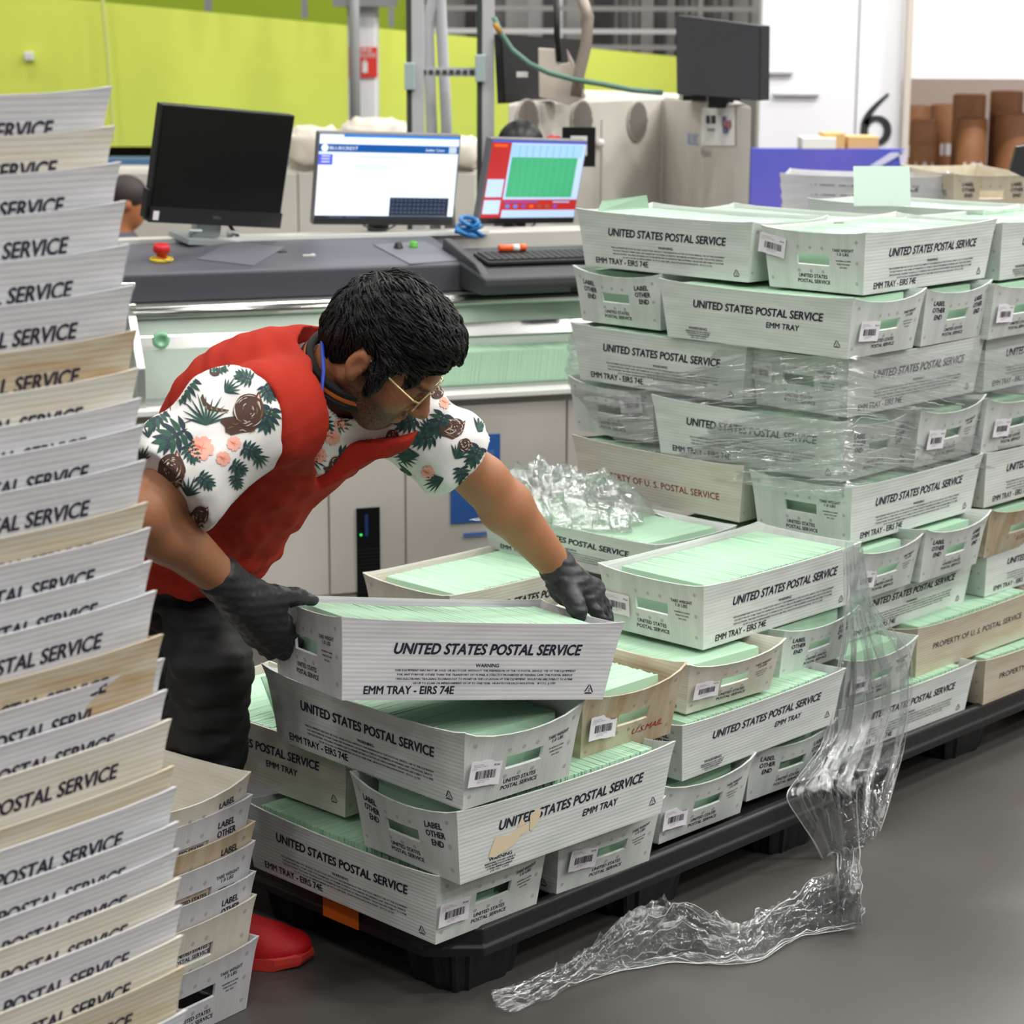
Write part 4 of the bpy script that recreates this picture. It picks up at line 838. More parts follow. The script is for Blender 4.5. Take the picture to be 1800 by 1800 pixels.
    p = at_y(1520, 378, 7.6); m = MB(); m.box(p.x - .20, p.x + 1.3, 7.52, 8.0, 0, at_y(1520, 304 + 51, 7.6).z - TH - .002); tag(m.build('work_bench', mat('bench_grey', (150, 150, 152), .5), bevel=.005), 'grey bench under the trays behind the stack', 'bench')
    zb = at_y(1520, 304 + 51, 7.6).z - TH - .002
    p = at_y(1728, 306, 7.3); o = link('mail_tray', tray_data('TAN', 'LABEL', 'yellow', 1, False)[0], M=Matrix.Translation((p.x, 7.3 + .28, p.z - .145)) @ Matrix.Rotation(rad(98), 4, 'Z') @ Matrix.Rotation(rad(0), 4, 'Y') @ Matrix.Diagonal((1, 1, 1.05, 1)))
    tag(o, 'tan empty tray with a dark hand hole standing behind the stack', 'mail tray')
    g, I2 = slab('monitor', [(1788, 258), (1850, 250), (1840, 330), (1776, 300)], (6.6, 6.6, 6.6, 6.6), .03, (bk, mat('monitor_rear')), 'black monitor edge at the far right above the tan tray')
    # pale card standing on the stack and a few loose envelopes
    q = [at_y(1501, 362, 5.6), at_y(1601, 362, 5.6), at_y(1599, 292, 5.62), at_y(1500, 292, 5.62)]
    f = MB(); f.hexa([tuple(p) for p in q], [tuple(p + Vector((0, .0012, 0))) for p in q]); tag(f.build('paper_card', mat('card_mint', (206, 224, 214), .7)), 'pale mint card standing upright on top of the tall stack', 'card')
    q = [at_y(1050, 372, 5.32), at_y(1141, 366, 5.26), at_y(1137, 343, 5.27), at_y(1058, 353, 5.33)]
    f = MB(); f.hexa([tuple(p) for p in q], [tuple(p + Vector((0, .0015, 0))) for p in q]); tag(f.build('loose_envelope', mat('envelope_green')), 'single green envelope sticking up at the left top tray corner', 'envelope')
def clear_mat(name, strength, rough=.06, tint=(1, 1, 1), bump=None, edge=.35, milk=0):
    """thin clear plastic: mostly see-through, glossy towards grazing angles"""
    if name in MATS: return MATS[name]
    m = bpy.data.materials.new(name); m.use_nodes = True; MATS[name] = m; nt = m.node_tree; N = nt.nodes; L = nt.links
    for q in list(N): N.remove(q)
    out = N.new('ShaderNodeOutputMaterial'); tr = N.new('ShaderNodeBsdfTransparent'); tr.inputs[0].default_value = (*tint, 1)
    gl = N.new('ShaderNodeBsdfGlossy'); gl.inputs['Roughness'].default_value = rough; gl.inputs[0].default_value = (.96, .97, .98, 1)
    lw = N.new('ShaderNodeLayerWeight'); lw.inputs[0].default_value = .35
    mr = N.new('ShaderNodeMapRange'); mr.inputs['To Min'].default_value = strength; mr.inputs['To Max'].default_value = edge
    L.new(lw.outputs['Facing'], mr.inputs[0]); mx = N.new('ShaderNodeMixShader'); L.new(mr.outputs[0], mx.inputs[0]); L.new(tr.outputs[0], mx.inputs[1]); L.new(gl.outputs[0], mx.inputs[2]); 
    if milk:
        df = N.new('ShaderNodeBsdfDiffuse'); df.inputs[0].default_value = (.92, .94, .93, 1); tl = N.new('ShaderNodeBsdfTranslucent'); tl.inputs[0].default_value = (.92, .94, .93, 1)
        ad = N.new('ShaderNodeMixShader'); ad.inputs[0].default_value = .4; L.new(df.outputs[0], ad.inputs[1]); L.new(tl.outputs[0], ad.inputs[2])
        m2 = N.new('ShaderNodeMixShader'); m2.inputs[0].default_value = milk; L.new(mx.outputs[0], m2.inputs[1]); L.new(ad.outputs[0], m2.inputs[2]); L.new(m2.outputs[0], out.inputs[0])
    else: L.new(mx.outputs[0], out.inputs[0])
    if bump:
        tc = N.new('ShaderNodeTexCoord'); mp = N.new('ShaderNodeMapping'); mp.inputs['Rotation'].default_value = bump[3]; mp.inputs['Scale'].default_value = bump[2]
        nzz = N.new('ShaderNodeTexNoise'); nzz.inputs['Scale'].default_value = bump[0]; nzz.inputs['Detail'].default_value = 3
        bp = N.new('ShaderNodeBump'); bp.inputs['Strength'].default_value = bump[1]; bp.inputs['Distance'].default_value = bump[5] if len(bump) > 5 else .01
        L.new(tc.outputs[bump[4] if len(bump) > 4 else 'Object'], mp.inputs[0]); L.new(mp.outputs[0], nzz.inputs['Vector']); L.new(nzz.outputs['Fac'], bp.inputs['Height']); L.new(bp.outputs[0], gl.inputs['Normal']); L.new(bp.outputs[0], lw.inputs['Normal'])
    return m

def floral(shirt, bvh, J, s, r, n, root, rc, lc):
    """printed pattern: leaves, fronds, blossoms and furry brown animals, laid on the cloth as thin printed faces"""
    rnd = random.Random(3); root = Vector(root); eye = Vector((0, 0, EYE)); faces = []
    def put(poly, m, layer):
        bm = bmesh.new(); vs = [bm.verts.new((x, y, 0)) for x, y in poly]
        try: bm.faces.new(vs)
        except ValueError: bm.free(); return
        bmesh.ops.triangulate(bm, faces=bm.faces[:])
        for _ in range(4):
            e = [q for q in bm.edges if q.calc_length() > 6]
            if not e: break
            bmesh.ops.subdivide_edges(bm, edges=e, cuts=1); bmesh.ops.triangulate(bm, faces=[f for f in bm.faces if len(f.verts) > 3])
        hit = {}
        for v in bm.verts:
            d = (unproject(v.co.x, v.co.y, 1) - eye).normalized(); h = bvh.ray_cast(eye - root, d)
            if h[0] is not None and h[1].dot(d) < -.12: hit[v.index] = h[0] + h[1] * (.0009 + .0004 * layer)
        bm.verts.index_update()
        for f in bm.faces:
            ids = [v.index for v in f.verts]
            if all(i in hit for i in ids):
                P = [hit[i] for i in ids]
                if max((P[i] - P[i - 1]).length for i in range(3)) < .022: faces.append((P, m))
        bm.free()
    def rot(pts, cx, cy, a, k=1):
        c, q = math.cos(rad(a)), math.sin(rad(a)); return [(cx + k * (x * c - y * q), cy + k * (x * q + y * c)) for x, y in pts]
    def blade(cx, cy, a, L, w, m=1, bend=0, layer=1):
        up = [(L * t, -w * math.sin(math.pi * t ** .8) + bend * L * t * t) for t in (i / 7 for i in range(8))]; dn = [(L * t, w * math.sin(math.pi * t ** .8) + bend * L * t * t) for t in (i / 7 for i in range(7, 0, -1))]
        put(rot(up + dn, cx, cy, a), m, layer)
    def palm(cx, cy, a, L, nb=9, spread=110, m=1):
        for i in range(nb):
            t = i / (nb - 1) - .5; blade(cx, cy, a + t * spread, L * (1 - .5 * abs(t)) * rnd.uniform(.85, 1.1), 1.9, m if i % 3 else 2, t * .25)
    def monstera(cx, cy, a, k):
        for sg in (-1, 1):
            for i in range(6):
                t = i / 5; blade(*rot([(k * (-.55 + t * 1.0), 0)], cx, cy, a)[0], a + sg * (108 - 74 * t), k * (.62 + .30 * math.sin(math.pi * (t * .8 + .15))), k * .135, 1 if i % 2 else 2, -sg * .18)
        blade(*rot([(-k * .75, 0)], cx, cy, a)[0], a, k * 1.6, k * .10, 2)
    def flower(cx, cy, k):
        for i in range(5):
            a = i * 72 + 10; put(rot([(0, -k * .12), (k * .45, -k * .48), (k * .85, -k * .42), (k * 1.02, -k * .1), (k * .9, k * .15), (k * 1.0, k * .38), (k * .5, k * .5), (0, k * .14)], cx, cy, a), 4, 1)
            put(rot([(k * .05, -k * .03), (k * .55, 0), (k * .05, k * .05)], cx, cy, a), 5, 2)
        blade(cx, cy, 200, k * .8, k * .06, 5, .2, 3)
    def ring(cx, cy, rx, ry, a, m, layer, n_=22): put(rot([(rx * math.cos(t) * (1 + .05 * math.sin(5 * t)), ry * math.sin(t)) for t in (2 * math.pi * i / n_ for i in range(n_))], cx, cy, a), m, layer)
    def stroke(pts, w, m, layer):
        L_ = []; R_ = []
        for i, p in enumerate(pts):
            q0, q1 = pts[max(0, i - 1)], pts[min(len(pts) - 1, i + 1)]; d = math.hypot(q1[0] - q0[0], q1[1] - q0[1]) or 1; nx, ny = -(q1[1] - q0[1]) / d * w, (q1[0] - q0[0]) / d * w; t = math.sin(math.pi * (i + .5) / len(pts))
            L_.append((p[0] + nx * t, p[1] + ny * t)); R_.append((p[0] - nx * t, p[1] - ny * t))
        put(L_ + R_[::-1], m, layer)
    def beast(cx, cy, k, a, body=True):
        if body:
            put(rot([(-k * .9, k * .5), (-k * 1.6, k * .75), (-k * 1.75, k * 1.0), (-k * 1.4, k * 1.25), (-k * 1.3, k * 1.6), (-k * .9, k * 1.75), (-k * .3, k * 1.5), (k * .5, k * 1.3), (k * .9, k * .6), (0, -k * .1)], cx, cy, a), 3, 1)
        ring(cx, cy, k, k * 1.1, a, 3, 2); put(rot([(k * .25, -k * .9), (k * .45, -k * 1.35), (k * .75, -k * .75)], cx, cy, a), 3, 2); put(rot([(k * .40, -k * .9), (k * .48, -k * 1.15), (k * .60, -k * .8)], cx, cy, a), 4, 3)
        for i in range(20):
            rr = k * rnd.uniform(.15, .97); t0 = rnd.uniform(0, 6.3); ln_ = rnd.uniform(.3, .9)
            stroke([(cx + rr * math.cos(t0 + ln_ * j / 6), cy + rr * 1.08 * math.sin(t0 + ln_ * j / 6)) for j in range(7)], .75, 6 if i % 3 else 7, 4)
        if body:
            for i in range(9):
                p = rot([(rnd.uniform(-1.3, .4) * k, rnd.uniform(.7, 1.4) * k)], cx, cy, a)[0]; stroke([(p[0] + 2.4 * j, p[1] + 2 * math.sin(j * .8 + i)) for j in range(6)], .7, 6 if i % 2 else 7, 3)
    # near sleeve
    monstera(306, 768, 150, 38); monstera(336, 796, 60, 22); palm(362, 748, -90, 62, 11, 130); monstera(326, 682, 120, 30); palm(300, 706, 130, 24, 5, 70); monstera(384, 645, 10, 19); monstera(430, 664, 200, 19)
    stroke([(378 - 9 * math.cos(t * 3), 652 + 7 * math.sin(t * 3)) for t in (i / 6 for i in range(7))], 3.2, 3, 1)
    beast(437, 722, 27, 8); stroke([(402, 722), (385, 721), (370, 718), (360, 710), (356, 700), (357, 694)], 4.2, 3, 1)
    for i in range(5): blade(362 + i * 9, 714 + i * 1.6, 80, 7, 1.6, 7, 0, 3)
    beast(302, 824, 24, -6); flower(354, 788, 22); flower(411, 780, 13); flower(392, 806, 13); monstera(470, 735, 110, 28); palm(452, 800, 60, 30, 6, 90); monstera(440, 792, 20, 21); palm(330, 872, -70, 40, 7, 90); monstera(300, 884, 170, 19); palm(246, 812, -60, 30, 5, 50, 2)
    monstera(418, 822, 30, 18); palm(262, 770, -100, 26, 4, 60, 2); stroke([(300, 700), (330, 712), (350, 730), (362, 748)], 1, 2, 1); stroke([(320, 746), (340, 738), (355, 744)], 1, 2, 1)
    monstera(275, 735, 130, 26); palm(290, 850, 160, 34, 6, 70); monstera(360, 845, 40, 20); palm(395, 690, -40, 34, 7, 80); monstera(415, 845, 70, 16); palm(330, 905, 20, 40, 7, 80); monstera(268, 905, 140, 22); palm(240, 880, -60, 40, 6, 60); beast(352, 905, 15, 20); monstera(470, 690, 60, 20)
    # far sleeve
    monstera(772, 744, 115, 27); beast(800, 752, 15, 35); beast(816, 782, 11, 60, False); palm(800, 806, -60, 34, 7, 80); palm(738, 800, 185, 52, 7, 40); monstera(716, 742, 160, 24); beast(690, 768, 12, 0, False); beast(768, 690, 11, 30, False); flower(782, 708, 11); palm(757, 760, 240, 40, 5, 50, 2); monstera(735, 705, 150, 22); palm(700, 800, 20, 40, 6, 50)
    monstera(835, 800, 120, 24); palm(840, 760, -60, 40, 7, 80); monstera(700, 700, 200, 20); flower(752, 830, 12); palm(780, 840, 160, 44, 7, 60); monstera(745, 770, 170, 26); beast(850, 830, 13, 20); palm(725, 835, 190, 44, 6, 50); monstera(812, 835, 80, 20)
    monstera(520, 860, 60, 20); palm(540, 800, 40, 44, 8, 90); monstera(610, 800, 10, 22); flower(560, 800, 14); beast(590, 815, 12, 10); palm(640, 790, -30, 34, 6, 80)
    # chest in the neck opening
    monstera(569, 746, 60, 22); flower(584, 768, 14); monstera(552, 690, 80, 18); palm(590, 742, 20, 30, 6, 80); flower(598, 745, 11); monstera(556, 640, 90, 16)
    me = shirt.data; mats = [mat('print_green', (34, 78, 62), .8), mat('print_deep', (30, 52, 60), .8), mat('print_brown', (74, 48, 40), .8), mat('print_pink', (236, 170, 152), .8), mat('print_coral', (226, 116, 90), .8), mat('print_pale', (206, 196, 186), .8), mat('print_ochre', (140, 106, 72), .8)]
    for m in mats: me.materials.append(m)
    bm = bmesh.new(); bm.from_mesh(me)
    for P, m in faces:
        f = bm.faces.new([bm.verts.new(p) for p in P]); f.material_index = m; f.smooth = False
    bm.to_mesh(me); bm.free()
# ------------------------------------------------------------------ figures: distance fields -> one continuous surface
class Field:
    def __init__(s, lo, hi, h):
        s.lo = np.array(lo, float); s.h = h; s.n = np.ceil((np.array(hi) - s.lo) / h).astype(int) + 1
        s.v = np.full(s.n, .2, np.float32); s.ax = [(s.lo[i] + h * np.arange(s.n[i])).astype(np.float32) for i in range(3)]
    def sub(s, lo, hi):
        a = np.clip(np.floor((np.array(lo) - s.lo) / s.h).astype(int), 0, s.n); b = np.clip(np.ceil((np.array(hi) - s.lo) / s.h).astype(int) + 1, 0, s.n)
        sl = tuple(slice(i, j) for i, j in zip(a, b)); return sl, np.meshgrid(*[s.ax[i][sl[i]] for i in range(3)], indexing='ij', sparse=True)
    def merge(s, sl, d, k, op='u'):
        v = s.v[sl]
        if op == 'u':
            if k > 0: h = np.clip(.5 + .5 * (v - d) / k, 0, 1); s.v[sl] = v * (1 - h) + d * h - k * h * (1 - h)
            else: s.v[sl] = np.minimum(v, d)
        else:
            if k > 0: h = np.clip(.5 - .5 * (v + d) / k, 0, 1); s.v[sl] = v * (1 - h) - d * h + k * h * (1 - h)
            else: s.v[sl] = np.maximum(v, -d)
    def cone(s, a, b, ra, rb, k=.02, op='u', pad=.06):
        a = np.array(a, float); b = np.array(b, float); m = max(ra, rb) + pad
        sl, (X, Y, Z) = s.sub(np.minimum(a, b) - m, np.maximum(a, b) + m); ab = b - a; L = ab @ ab + 1e-12
        t = np.clip(((X - a[0]) * ab[0] + (Y - a[1]) * ab[1] + (Z - a[2]) * ab[2]) / L, 0, 1)
        d = np.sqrt((X - a[0] - t * ab[0]) ** 2 + (Y - a[1] - t * ab[1]) ** 2 + (Z - a[2] - t * ab[2]) ** 2) - (ra + (rb - ra) * t)
        s.merge(sl, d.astype(np.float32), k, op); return s
    def chain(s, pts, rs, k=.015, op='u'):
        for i in range(len(pts) - 1): s.cone(pts[i], pts[i + 1], rs[i], rs[i + 1], k, op)
        return s
    def ell(s, c, R, r, k=.02, op='u', pad=.06):
        """ellipsoid: R rows are its axes"""
        c = np.array(c, float); R = np.array(R, float); r = np.array(r, float); m = max(r) + pad
        sl, (X, Y, Z) = s.sub(c - m, c + m); q = [((X - c[0]) * R[i][0] + (Y - c[1]) * R[i][1] + (Z - c[2]) * R[i][2]) for i in range(3)]
        k0 = np.sqrt(sum((q[i] / r[i]) ** 2 for i in range(3))); k1 = np.sqrt(sum((q[i] / r[i] ** 2) ** 2 for i in range(3))) + 1e-9
        s.merge(sl, (k0 * (k0 - 1) / k1).astype(np.float32), k, op); return s
    def slab(s, p, n, keep_below=True, k=0):
        """cut away everything beyond the plane through p with normal n"""
        n = np.array(n, float); n /= np.linalg.norm(n); X, Y, Z = np.meshgrid(*s.ax, indexing='ij', sparse=True)
        d = (X - p[0]) * n[0] + (Y - p[1]) * n[1] + (Z - p[2]) * n[2]
        s.v = np.maximum(s.v, d.astype(np.float32)); return s
    def noise(s, amp, freq, seed=0, stretch=(1, 1, 1)):
        r = np.random.RandomState(seed); X, Y, Z = np.meshgrid(*s.ax, indexing='ij', sparse=True); o = 0
        for i in range(6):
            w = r.normal(size=3) * freq / np.array(stretch) * (1 + .3 * i); o = o + np.sin(X * w[0] + Y * w[1] + Z * w[2] + r.uniform(0, 6.3)) * amp / (1 + .4 * i)
        s.v = s.v + o.astype(np.float32); return s
    def mesh(s, name, mats, relax=2):
        v = s.v; n = v.shape; ins = v < 0
        c = [ins[i:n[0] - 1 + i, j:n[1] - 1 + j, k:n[2] - 1 + k] for i in (0, 1) for j in (0, 1) for k in (0, 1)]
        any_ = np.logical_or.reduce(c); all_ = np.logical_and.reduce(c); cell = any_ & ~all_
        I, J, K = np.nonzero(cell); idx = np.full(cell.shape, -1, np.int32); idx[I, J, K] = np.arange(len(I))
        P = np.zeros((len(I), 3)); cnt = np.zeros(len(I)); off = [(i, j, k) for i in (0, 1) for j in (0, 1) for k in (0, 1)]
        for a in range(8):
            for b in range(a + 1, 8):
                if sum(abs(off[a][q] - off[b][q]) for q in range(3)) != 1: continue
                va = v[I + off[a][0], J + off[a][1], K + off[a][2]]; vb = v[I + off[b][0], J + off[b][1], K + off[b][2]]
                m = (va < 0) != (vb < 0); t = np.where(m, va / np.where(m, va - vb, 1), 0)
                for q in range(3): P[:, q] += np.where(m, off[a][q] + t * (off[b][q] - off[a][q]), 0)
                cnt += m
        P = P / cnt[:, None] + np.stack([I, J, K], 1); quads = []
        for ax in range(3):
            u, w = (ax + 1) % 3, (ax + 2) % 3; sl0 = [slice(None)] * 3; sl1 = [slice(None)] * 3; sl0[ax] = slice(0, -1); sl1[ax] = slice(1, None)
            a, b = ins[tuple(sl0)], ins[tuple(sl1)]; e = np.argwhere(a != b); e = e[(e[:, u] > 0) & (e[:, w] > 0) & (e[:, u] < n[u] - 1) & (e[:, w] < n[w] - 1)]
            if not len(e): continue
            def g(du, dw): q = e.copy(); q[:, u] -= du; q[:, w] -= dw; return idx[q[:, 0], q[:, 1], q[:, 2]]
            Q = np.stack([g(1, 1), g(0, 1), g(0, 0), g(1, 0)], 1); fl = a[e[:, 0], e[:, 1], e[:, 2]]; Q[~fl] = Q[~fl][:, ::-1]; quads.append(Q)
        Q = np.concatenate(quads); Q = Q[(Q >= 0).all(1)]
        for _ in range(relax):                                       # a little smoothing
            acc = np.zeros_like(P); ct = np.zeros(len(P))
            for i in range(4):
                np.add.at(acc, Q[:, i], P[Q[:, (i + 1) % 4]] + P[Q[:, (i + 3) % 4]]); np.add.at(ct, Q[:, i], 2)
            P = np.where(ct[:, None] > 0, .5 * P + .5 * acc / np.maximum(ct, 1)[:, None], P)
        me = bpy.data.meshes.new(name); Wd = s.lo + P * s.h
        me.vertices.add(len(Wd)); me.vertices.foreach_set('co', Wd.ravel()); me.loops.add(Q.size); me.loops.foreach_set('vertex_index', Q.ravel().astype(np.int32))
        me.polygons.add(len(Q)); me.polygons.foreach_set('loop_start', np.arange(0, Q.size, 4)); me.polygons.foreach_set('use_smooth', [True] * len(Q)); me.update(calc_edges=True); me.validate()
        for m in (mats if isinstance(mats, (list, tuple)) else [mats]): me.materials.append(m)
        return me

def V(*a): return np.array(a, float)
def up3(px, py, d): return np.array(unproject(px, py, d))
def nz(a): return a / np.linalg.norm(a)
def cam_dir(x, y, z):
    """direction given in camera axes: right, up, towards the viewer"""
    m = cam.matrix_world.to_3x3(); return np.array(m @ Vector((x, y, z)))

def skin_mat(name='skin_tan', col=(190, 128, 88), deep=(170, 104, 70)):
    m = mat(name, col, .5, noise=(14, deep, .3, .7), bump=(260, .05), spec=.35); b = m.node_tree.nodes['Principled BSDF']
    b.inputs['Subsurface Weight'].default_value = .08; b.inputs['Subsurface Radius'].default_value = (.012, .005, .003); b.inputs['Subsurface Scale'].default_value = .5
    return m

def two_tone(name, a, b, attr, rough=.5, bump=None, spec=.35):
    """material that mixes two colours by a per-vertex amount"""
    m = mat(name, a, rough, bump=bump, spec=spec); N = m.node_tree.nodes; L = m.node_tree.links; bs = N['Principled BSDF']
    at = N.new('ShaderNodeAttribute'); at.attribute_name = attr; mx = N.new('ShaderNodeMix'); mx.data_type = 'RGBA'
    nzt = N.new('ShaderNodeTexNoise'); nzt.inputs['Scale'].default_value = 320; ad = N.new('ShaderNodeMath'); ad.operation = 'MULTIPLY'
    mp = N.new('ShaderNodeMapRange'); mp.inputs['From Min'].default_value = .25; mp.inputs['From Max'].default_value = .75; mp.inputs['To Min'].default_value = .55; mp.inputs['To Max'].default_value = 1.15
    L.new(nzt.outputs['Fac'], mp.inputs[0]); L.new(at.outputs['Fac'], ad.inputs[0]); L.new(mp.outputs[0], ad.inputs[1]); ad.use_clamp = True
    L.new(ad.outputs[0], mx.inputs[0]); mx.inputs[6].default_value = srgb(*a); mx.inputs[7].default_value = srgb(*b); L.new(mx.outputs[2], bs.inputs['Base Color'])
    return m

def build_man():
    J = dict(N=up3(600, 668, 3.66), rS=up3(412, 742, 3.47), lS=up3(688, 715, 3.74), rE=up3(252, 900, 3.38), rW=up3(404, 1030, 3.56), lE=up3(850, 845, 3.86), lW=up3(985, 1002, 4.0))
    sm = up3(520, 715, 3.66); pel = up3(285, 940, 4.0)
    s = nz(sm - pel); r = nz(J['lS'] - J['rS']); r = nz(r - s * (r @ s)); n = np.cross(r, s)       # up the spine, to his left, out of the chest
    if n @ cam_dir(0, 0, 1) < 0: n = -n
    B = [r, n, s]
    root_loc = V(-.55, 3.92, 0)
    # head frame
    f = nz(cam_dir(.70, -.70, -.06)); l = cam_dir(.28, .38, -.88); l = nz(l - f * (l @ f)); u = np.cross(f, l); C = up3(681, 620, 3.60); H = [f, l, u]
    hp = lambda a, b, c: C + f * a + l * b + u * c
    # ------------------------------------------------ one body: skin
    G = Field((-1.05, 3.15, -.0), (.32, 4.35, 1.42), .0052)
    G.ell(sm - s * .13, B, (.165, .105, .20), .03); G.ell(sm - s * .32, B, (.140, .095, .16), .04); G.ell(pel, B, (.155, .11, .13), .04)
    G.cone(J['N'] - s * .05, hp(-.035, 0, -.05), .062, .060, .03)
    for sd in ('r', 'l'):
        S_, E_, W_ = J[sd + 'S'], J[sd + 'E'], J[sd + 'W']
        G.ell(S_, B, (.062, .058, .062), .04); G.cone(S_, E_, .052, .043, .03); m1 = E_ + (W_ - E_) * .28; G.cone(E_, m1, .042, .047, .02); G.cone(m1, W_, .047, .0295, .02)
        hd = nz(W_ - E_); G.cone(W_, W_ + hd * .07, .029, .034, .02)
    # legs
    lH, rH = pel + r * .09 - s * .03, pel - r * .09 - s * .03; lK, rK = up3(368, 1178, 3.92), V(-.74, 4.02, .50); lA, rA = np.array(at_y(356, 1600, 3.815)), V(-.77, 4.10, .10); lA[2] = .10
    for h_, k_, a_ in ((lH, lK, lA), (rH, rK, rA)): G.cone(h_, k_, .075, .052, .03); G.cone(k_, a_, .050, .036, .02)
    # head
    G.ell(hp(-.012, 0, .028), H, (.098, .076, .098), .02); G.ell(hp(.030, 0, -.035), H, (.062, .060, .085), .03); G.ell(hp(.058, 0, -.092), H, (.030, .034, .026), .025)
    for b in (-1, 1): G.cone(hp(-.02, b * .058, -.055), hp(.055, b * .022, -.102), .016, .016, .02); G.ell(hp(.062, b * .036, -.030), H, (.020, .020, .018), .02)
    G.cone(hp(.078, -.030, .018), hp(.078, .030, .018), .016, .016, .015)                         # brow
    for b in (-1, 1): G.ell(hp(.085, b * .031, .000), H, (.012, .016, .010), .008, 's'); G.ell(hp(.076, b * .031, -.001), H, (.012, .0145, .0105), .004)
    G.cone(hp(.088, 0, .004), hp(.113, 0, -.034), .0085, .0125, .010)                              # nose
    for b in (-1, 1): G.ell(hp(.101, b * .011, -.040), H, (.011, .0085, .008), .006)
    G.ell(hp(.091, 0, -.064), H, (.010, .022, .0055), .006); G.ell(hp(.089, 0, -.074), H, (.010, .020, .006), .006); G.ell(hp(.101, 0, -.0690), H, (.010, .020, .0016), .002, 's')
    for b in (-1, 1):                                                                              # ears
        e = hp(-.020, b * .079, -.012); oa = nz(l * b * .8 - f * .6)
        G.ell(e, [f, l, u], (.019, .010, .031), .006); G.ell(e + l * b * .010 + f * .004, [f, l, u], (.010, .007, .018), .004, 's'); G.ell(e - u * .026 + f * .006, [f, l, u], (.010, .007, .010), .005)
    me = G.mesh('person', None, 1); me.materials.clear()
    co = np.empty(len(me.vertices) * 3); me.vertices.foreach_get('co', co); co = co.reshape(-1, 3); q = co - C; a, b, c = q @ f, q @ l, q @ u
    beard = np.clip((-.040 - c - .35 * np.clip(.04 - a, 0, 1) * 0 + .0 * a) / .018, 0, 1) * np.clip((a + .03) / .02, 0, 1) * np.clip((c + .135) / .02, 0, 1)
    beard *= np.where((a > .082) & (np.abs(b) < .022) & (c > -.080) & (c < -.058), .15, 1.0)         # lips stay bare
    cheek = np.clip((a - .045) / .02, 0, 1) * np.clip((c + .062) / .015, 0, 1); beard *= (1 - .85 * cheek * (np.abs(b) > .0))
    mous = ((a > .085) & (np.abs(b) < .026) & (c > -.0585) & (c < -.046)).astype(float) * .7
    side = np.clip(1 - np.abs(a - .005) / .022, 0, 1) * np.clip((.01 - c) / .02, 0, 1) * np.clip((c + .12) / .02, 0, 1) * .7
    brow = np.clip(1 - np.abs(c - .0185 - .10 * np.clip(np.abs(b) - .03, 0, 1)) / .0065, 0, 1) * (np.abs(b) > .010) * (np.abs(b) < .048) * (a > .055) * 1.4
    val = np.clip(np.maximum.reduce([beard * .85, mous, side, brow]), 0, 1); val[np.linalg.norm(q, axis=1) > .2] = 0
    at = me.attributes.new('beard', 'FLOAT', 'POINT'); at.data.foreach_set('value', val.astype(np.float32))
    sk = two_tone('skin_and_stubble', (162, 110, 78), (34, 26, 23), 'beard', .48, (240, .05)); me.materials.append(sk)
    bs = sk.node_tree.nodes['Principled BSDF']; bs.inputs['Subsurface Weight'].default_value = .06; bs.inputs['Subsurface Radius'].default_value = (.012, .005, .003)
    me.transform(Matrix.Translation(-Vector(root_loc)))
    P = link('person', me, loc=root_loc); tag(P, 'person in a red mesh vest and floral shirt, bending to set down a full tray', 'person')
    def child(name, field, mats, relax=2, label=None, parent=None):
        m = field if isinstance(field, bpy.types.Mesh) else field.mesh(name, mats, relax)
        m.transform(Matrix.Translation(-Vector(root_loc))); o = link(name, m, parent or P)
        if label: o['label'] = label
        return o
    # ------------------------------------------------ hair
    h = Field(C - .17, C + .19, .0036)
    h.ell(hp(-.016, 0, .040), H, (.106, .087, .092), .0); h.ell(hp(-.055, 0, .000), H, (.066, .078, .075), .02)
    h.ell(hp(.046, -.005, .086), H, (.042, .060, .030), .03); h.ell(hp(.066, .006, .076), H, (.026, .042, .022), .02); h.ell(hp(.010, -.02, .105), H, (.072, .058, .028), .03)
    for b_ in (-1, 1): h.cone(hp(.018, b_ * .077, .02), hp(.024, b_ * .076, -.040), .014, .006, .012)
    h.ell(hp(.112, 0, .018), H, (.060, .070, .056), .010, 's'); h.ell(hp(.055, -.085, .0), H, (.026, .03, .040), .008, 's'); h.ell(hp(.055, .085, .0), H, (.026, .03, .040), .008, 's')
    for b_ in (-1, 1): h.ell(hp(-.020, b_ * .088, -.015), H, (.026, .024, .036), .006, 's')
    h.slab(hp(0, 0, -.072), -u - f * .15)
    X, Y, Z = np.meshgrid(*h.ax, indexing='ij', sparse=True); A_ = (X - C[0]) * f[0] + (Y - C[1]) * f[1] + (Z - C[2]) * f[2]; B_ = (X - C[0]) * l[0] + (Y - C[1]) * l[1] + (Z - C[2]) * l[2]; C_ = (X - C[0]) * u[0] + (Y - C[1]) * u[1] + (Z - C[2]) * u[2]
    wv = .5 * np.sin(B_ * 190 + 14 * np.sin(A_ * 22) + C_ * 60) * .0022 + np.sin(B_ * 420 + 9 * np.sin(A_ * 30 + C_ * 20) + C_ * 110) * .0013 + np.sin(B_ * 90 - A_ * 50 + C_ * 130 + 3 * np.sin(A_ * 60)) * .0014 + np.sin(A_ * 70 + B_ * 60 + 2) * .0018
    h.v = h.v + (wv * np.clip((h.v + .03) / .03, 0, 1)).astype(np.float32)
    hm = mat('hair_black', (9, 8, 9), .5, bump=(300, .4), spec=.35)
    hme = h.mesh('hair', hm, 1); hb = BVHTree.FromPolygons([v.co.copy() for v in hme.vertices], [tuple(q_.vertices) for q_ in hme.polygons])
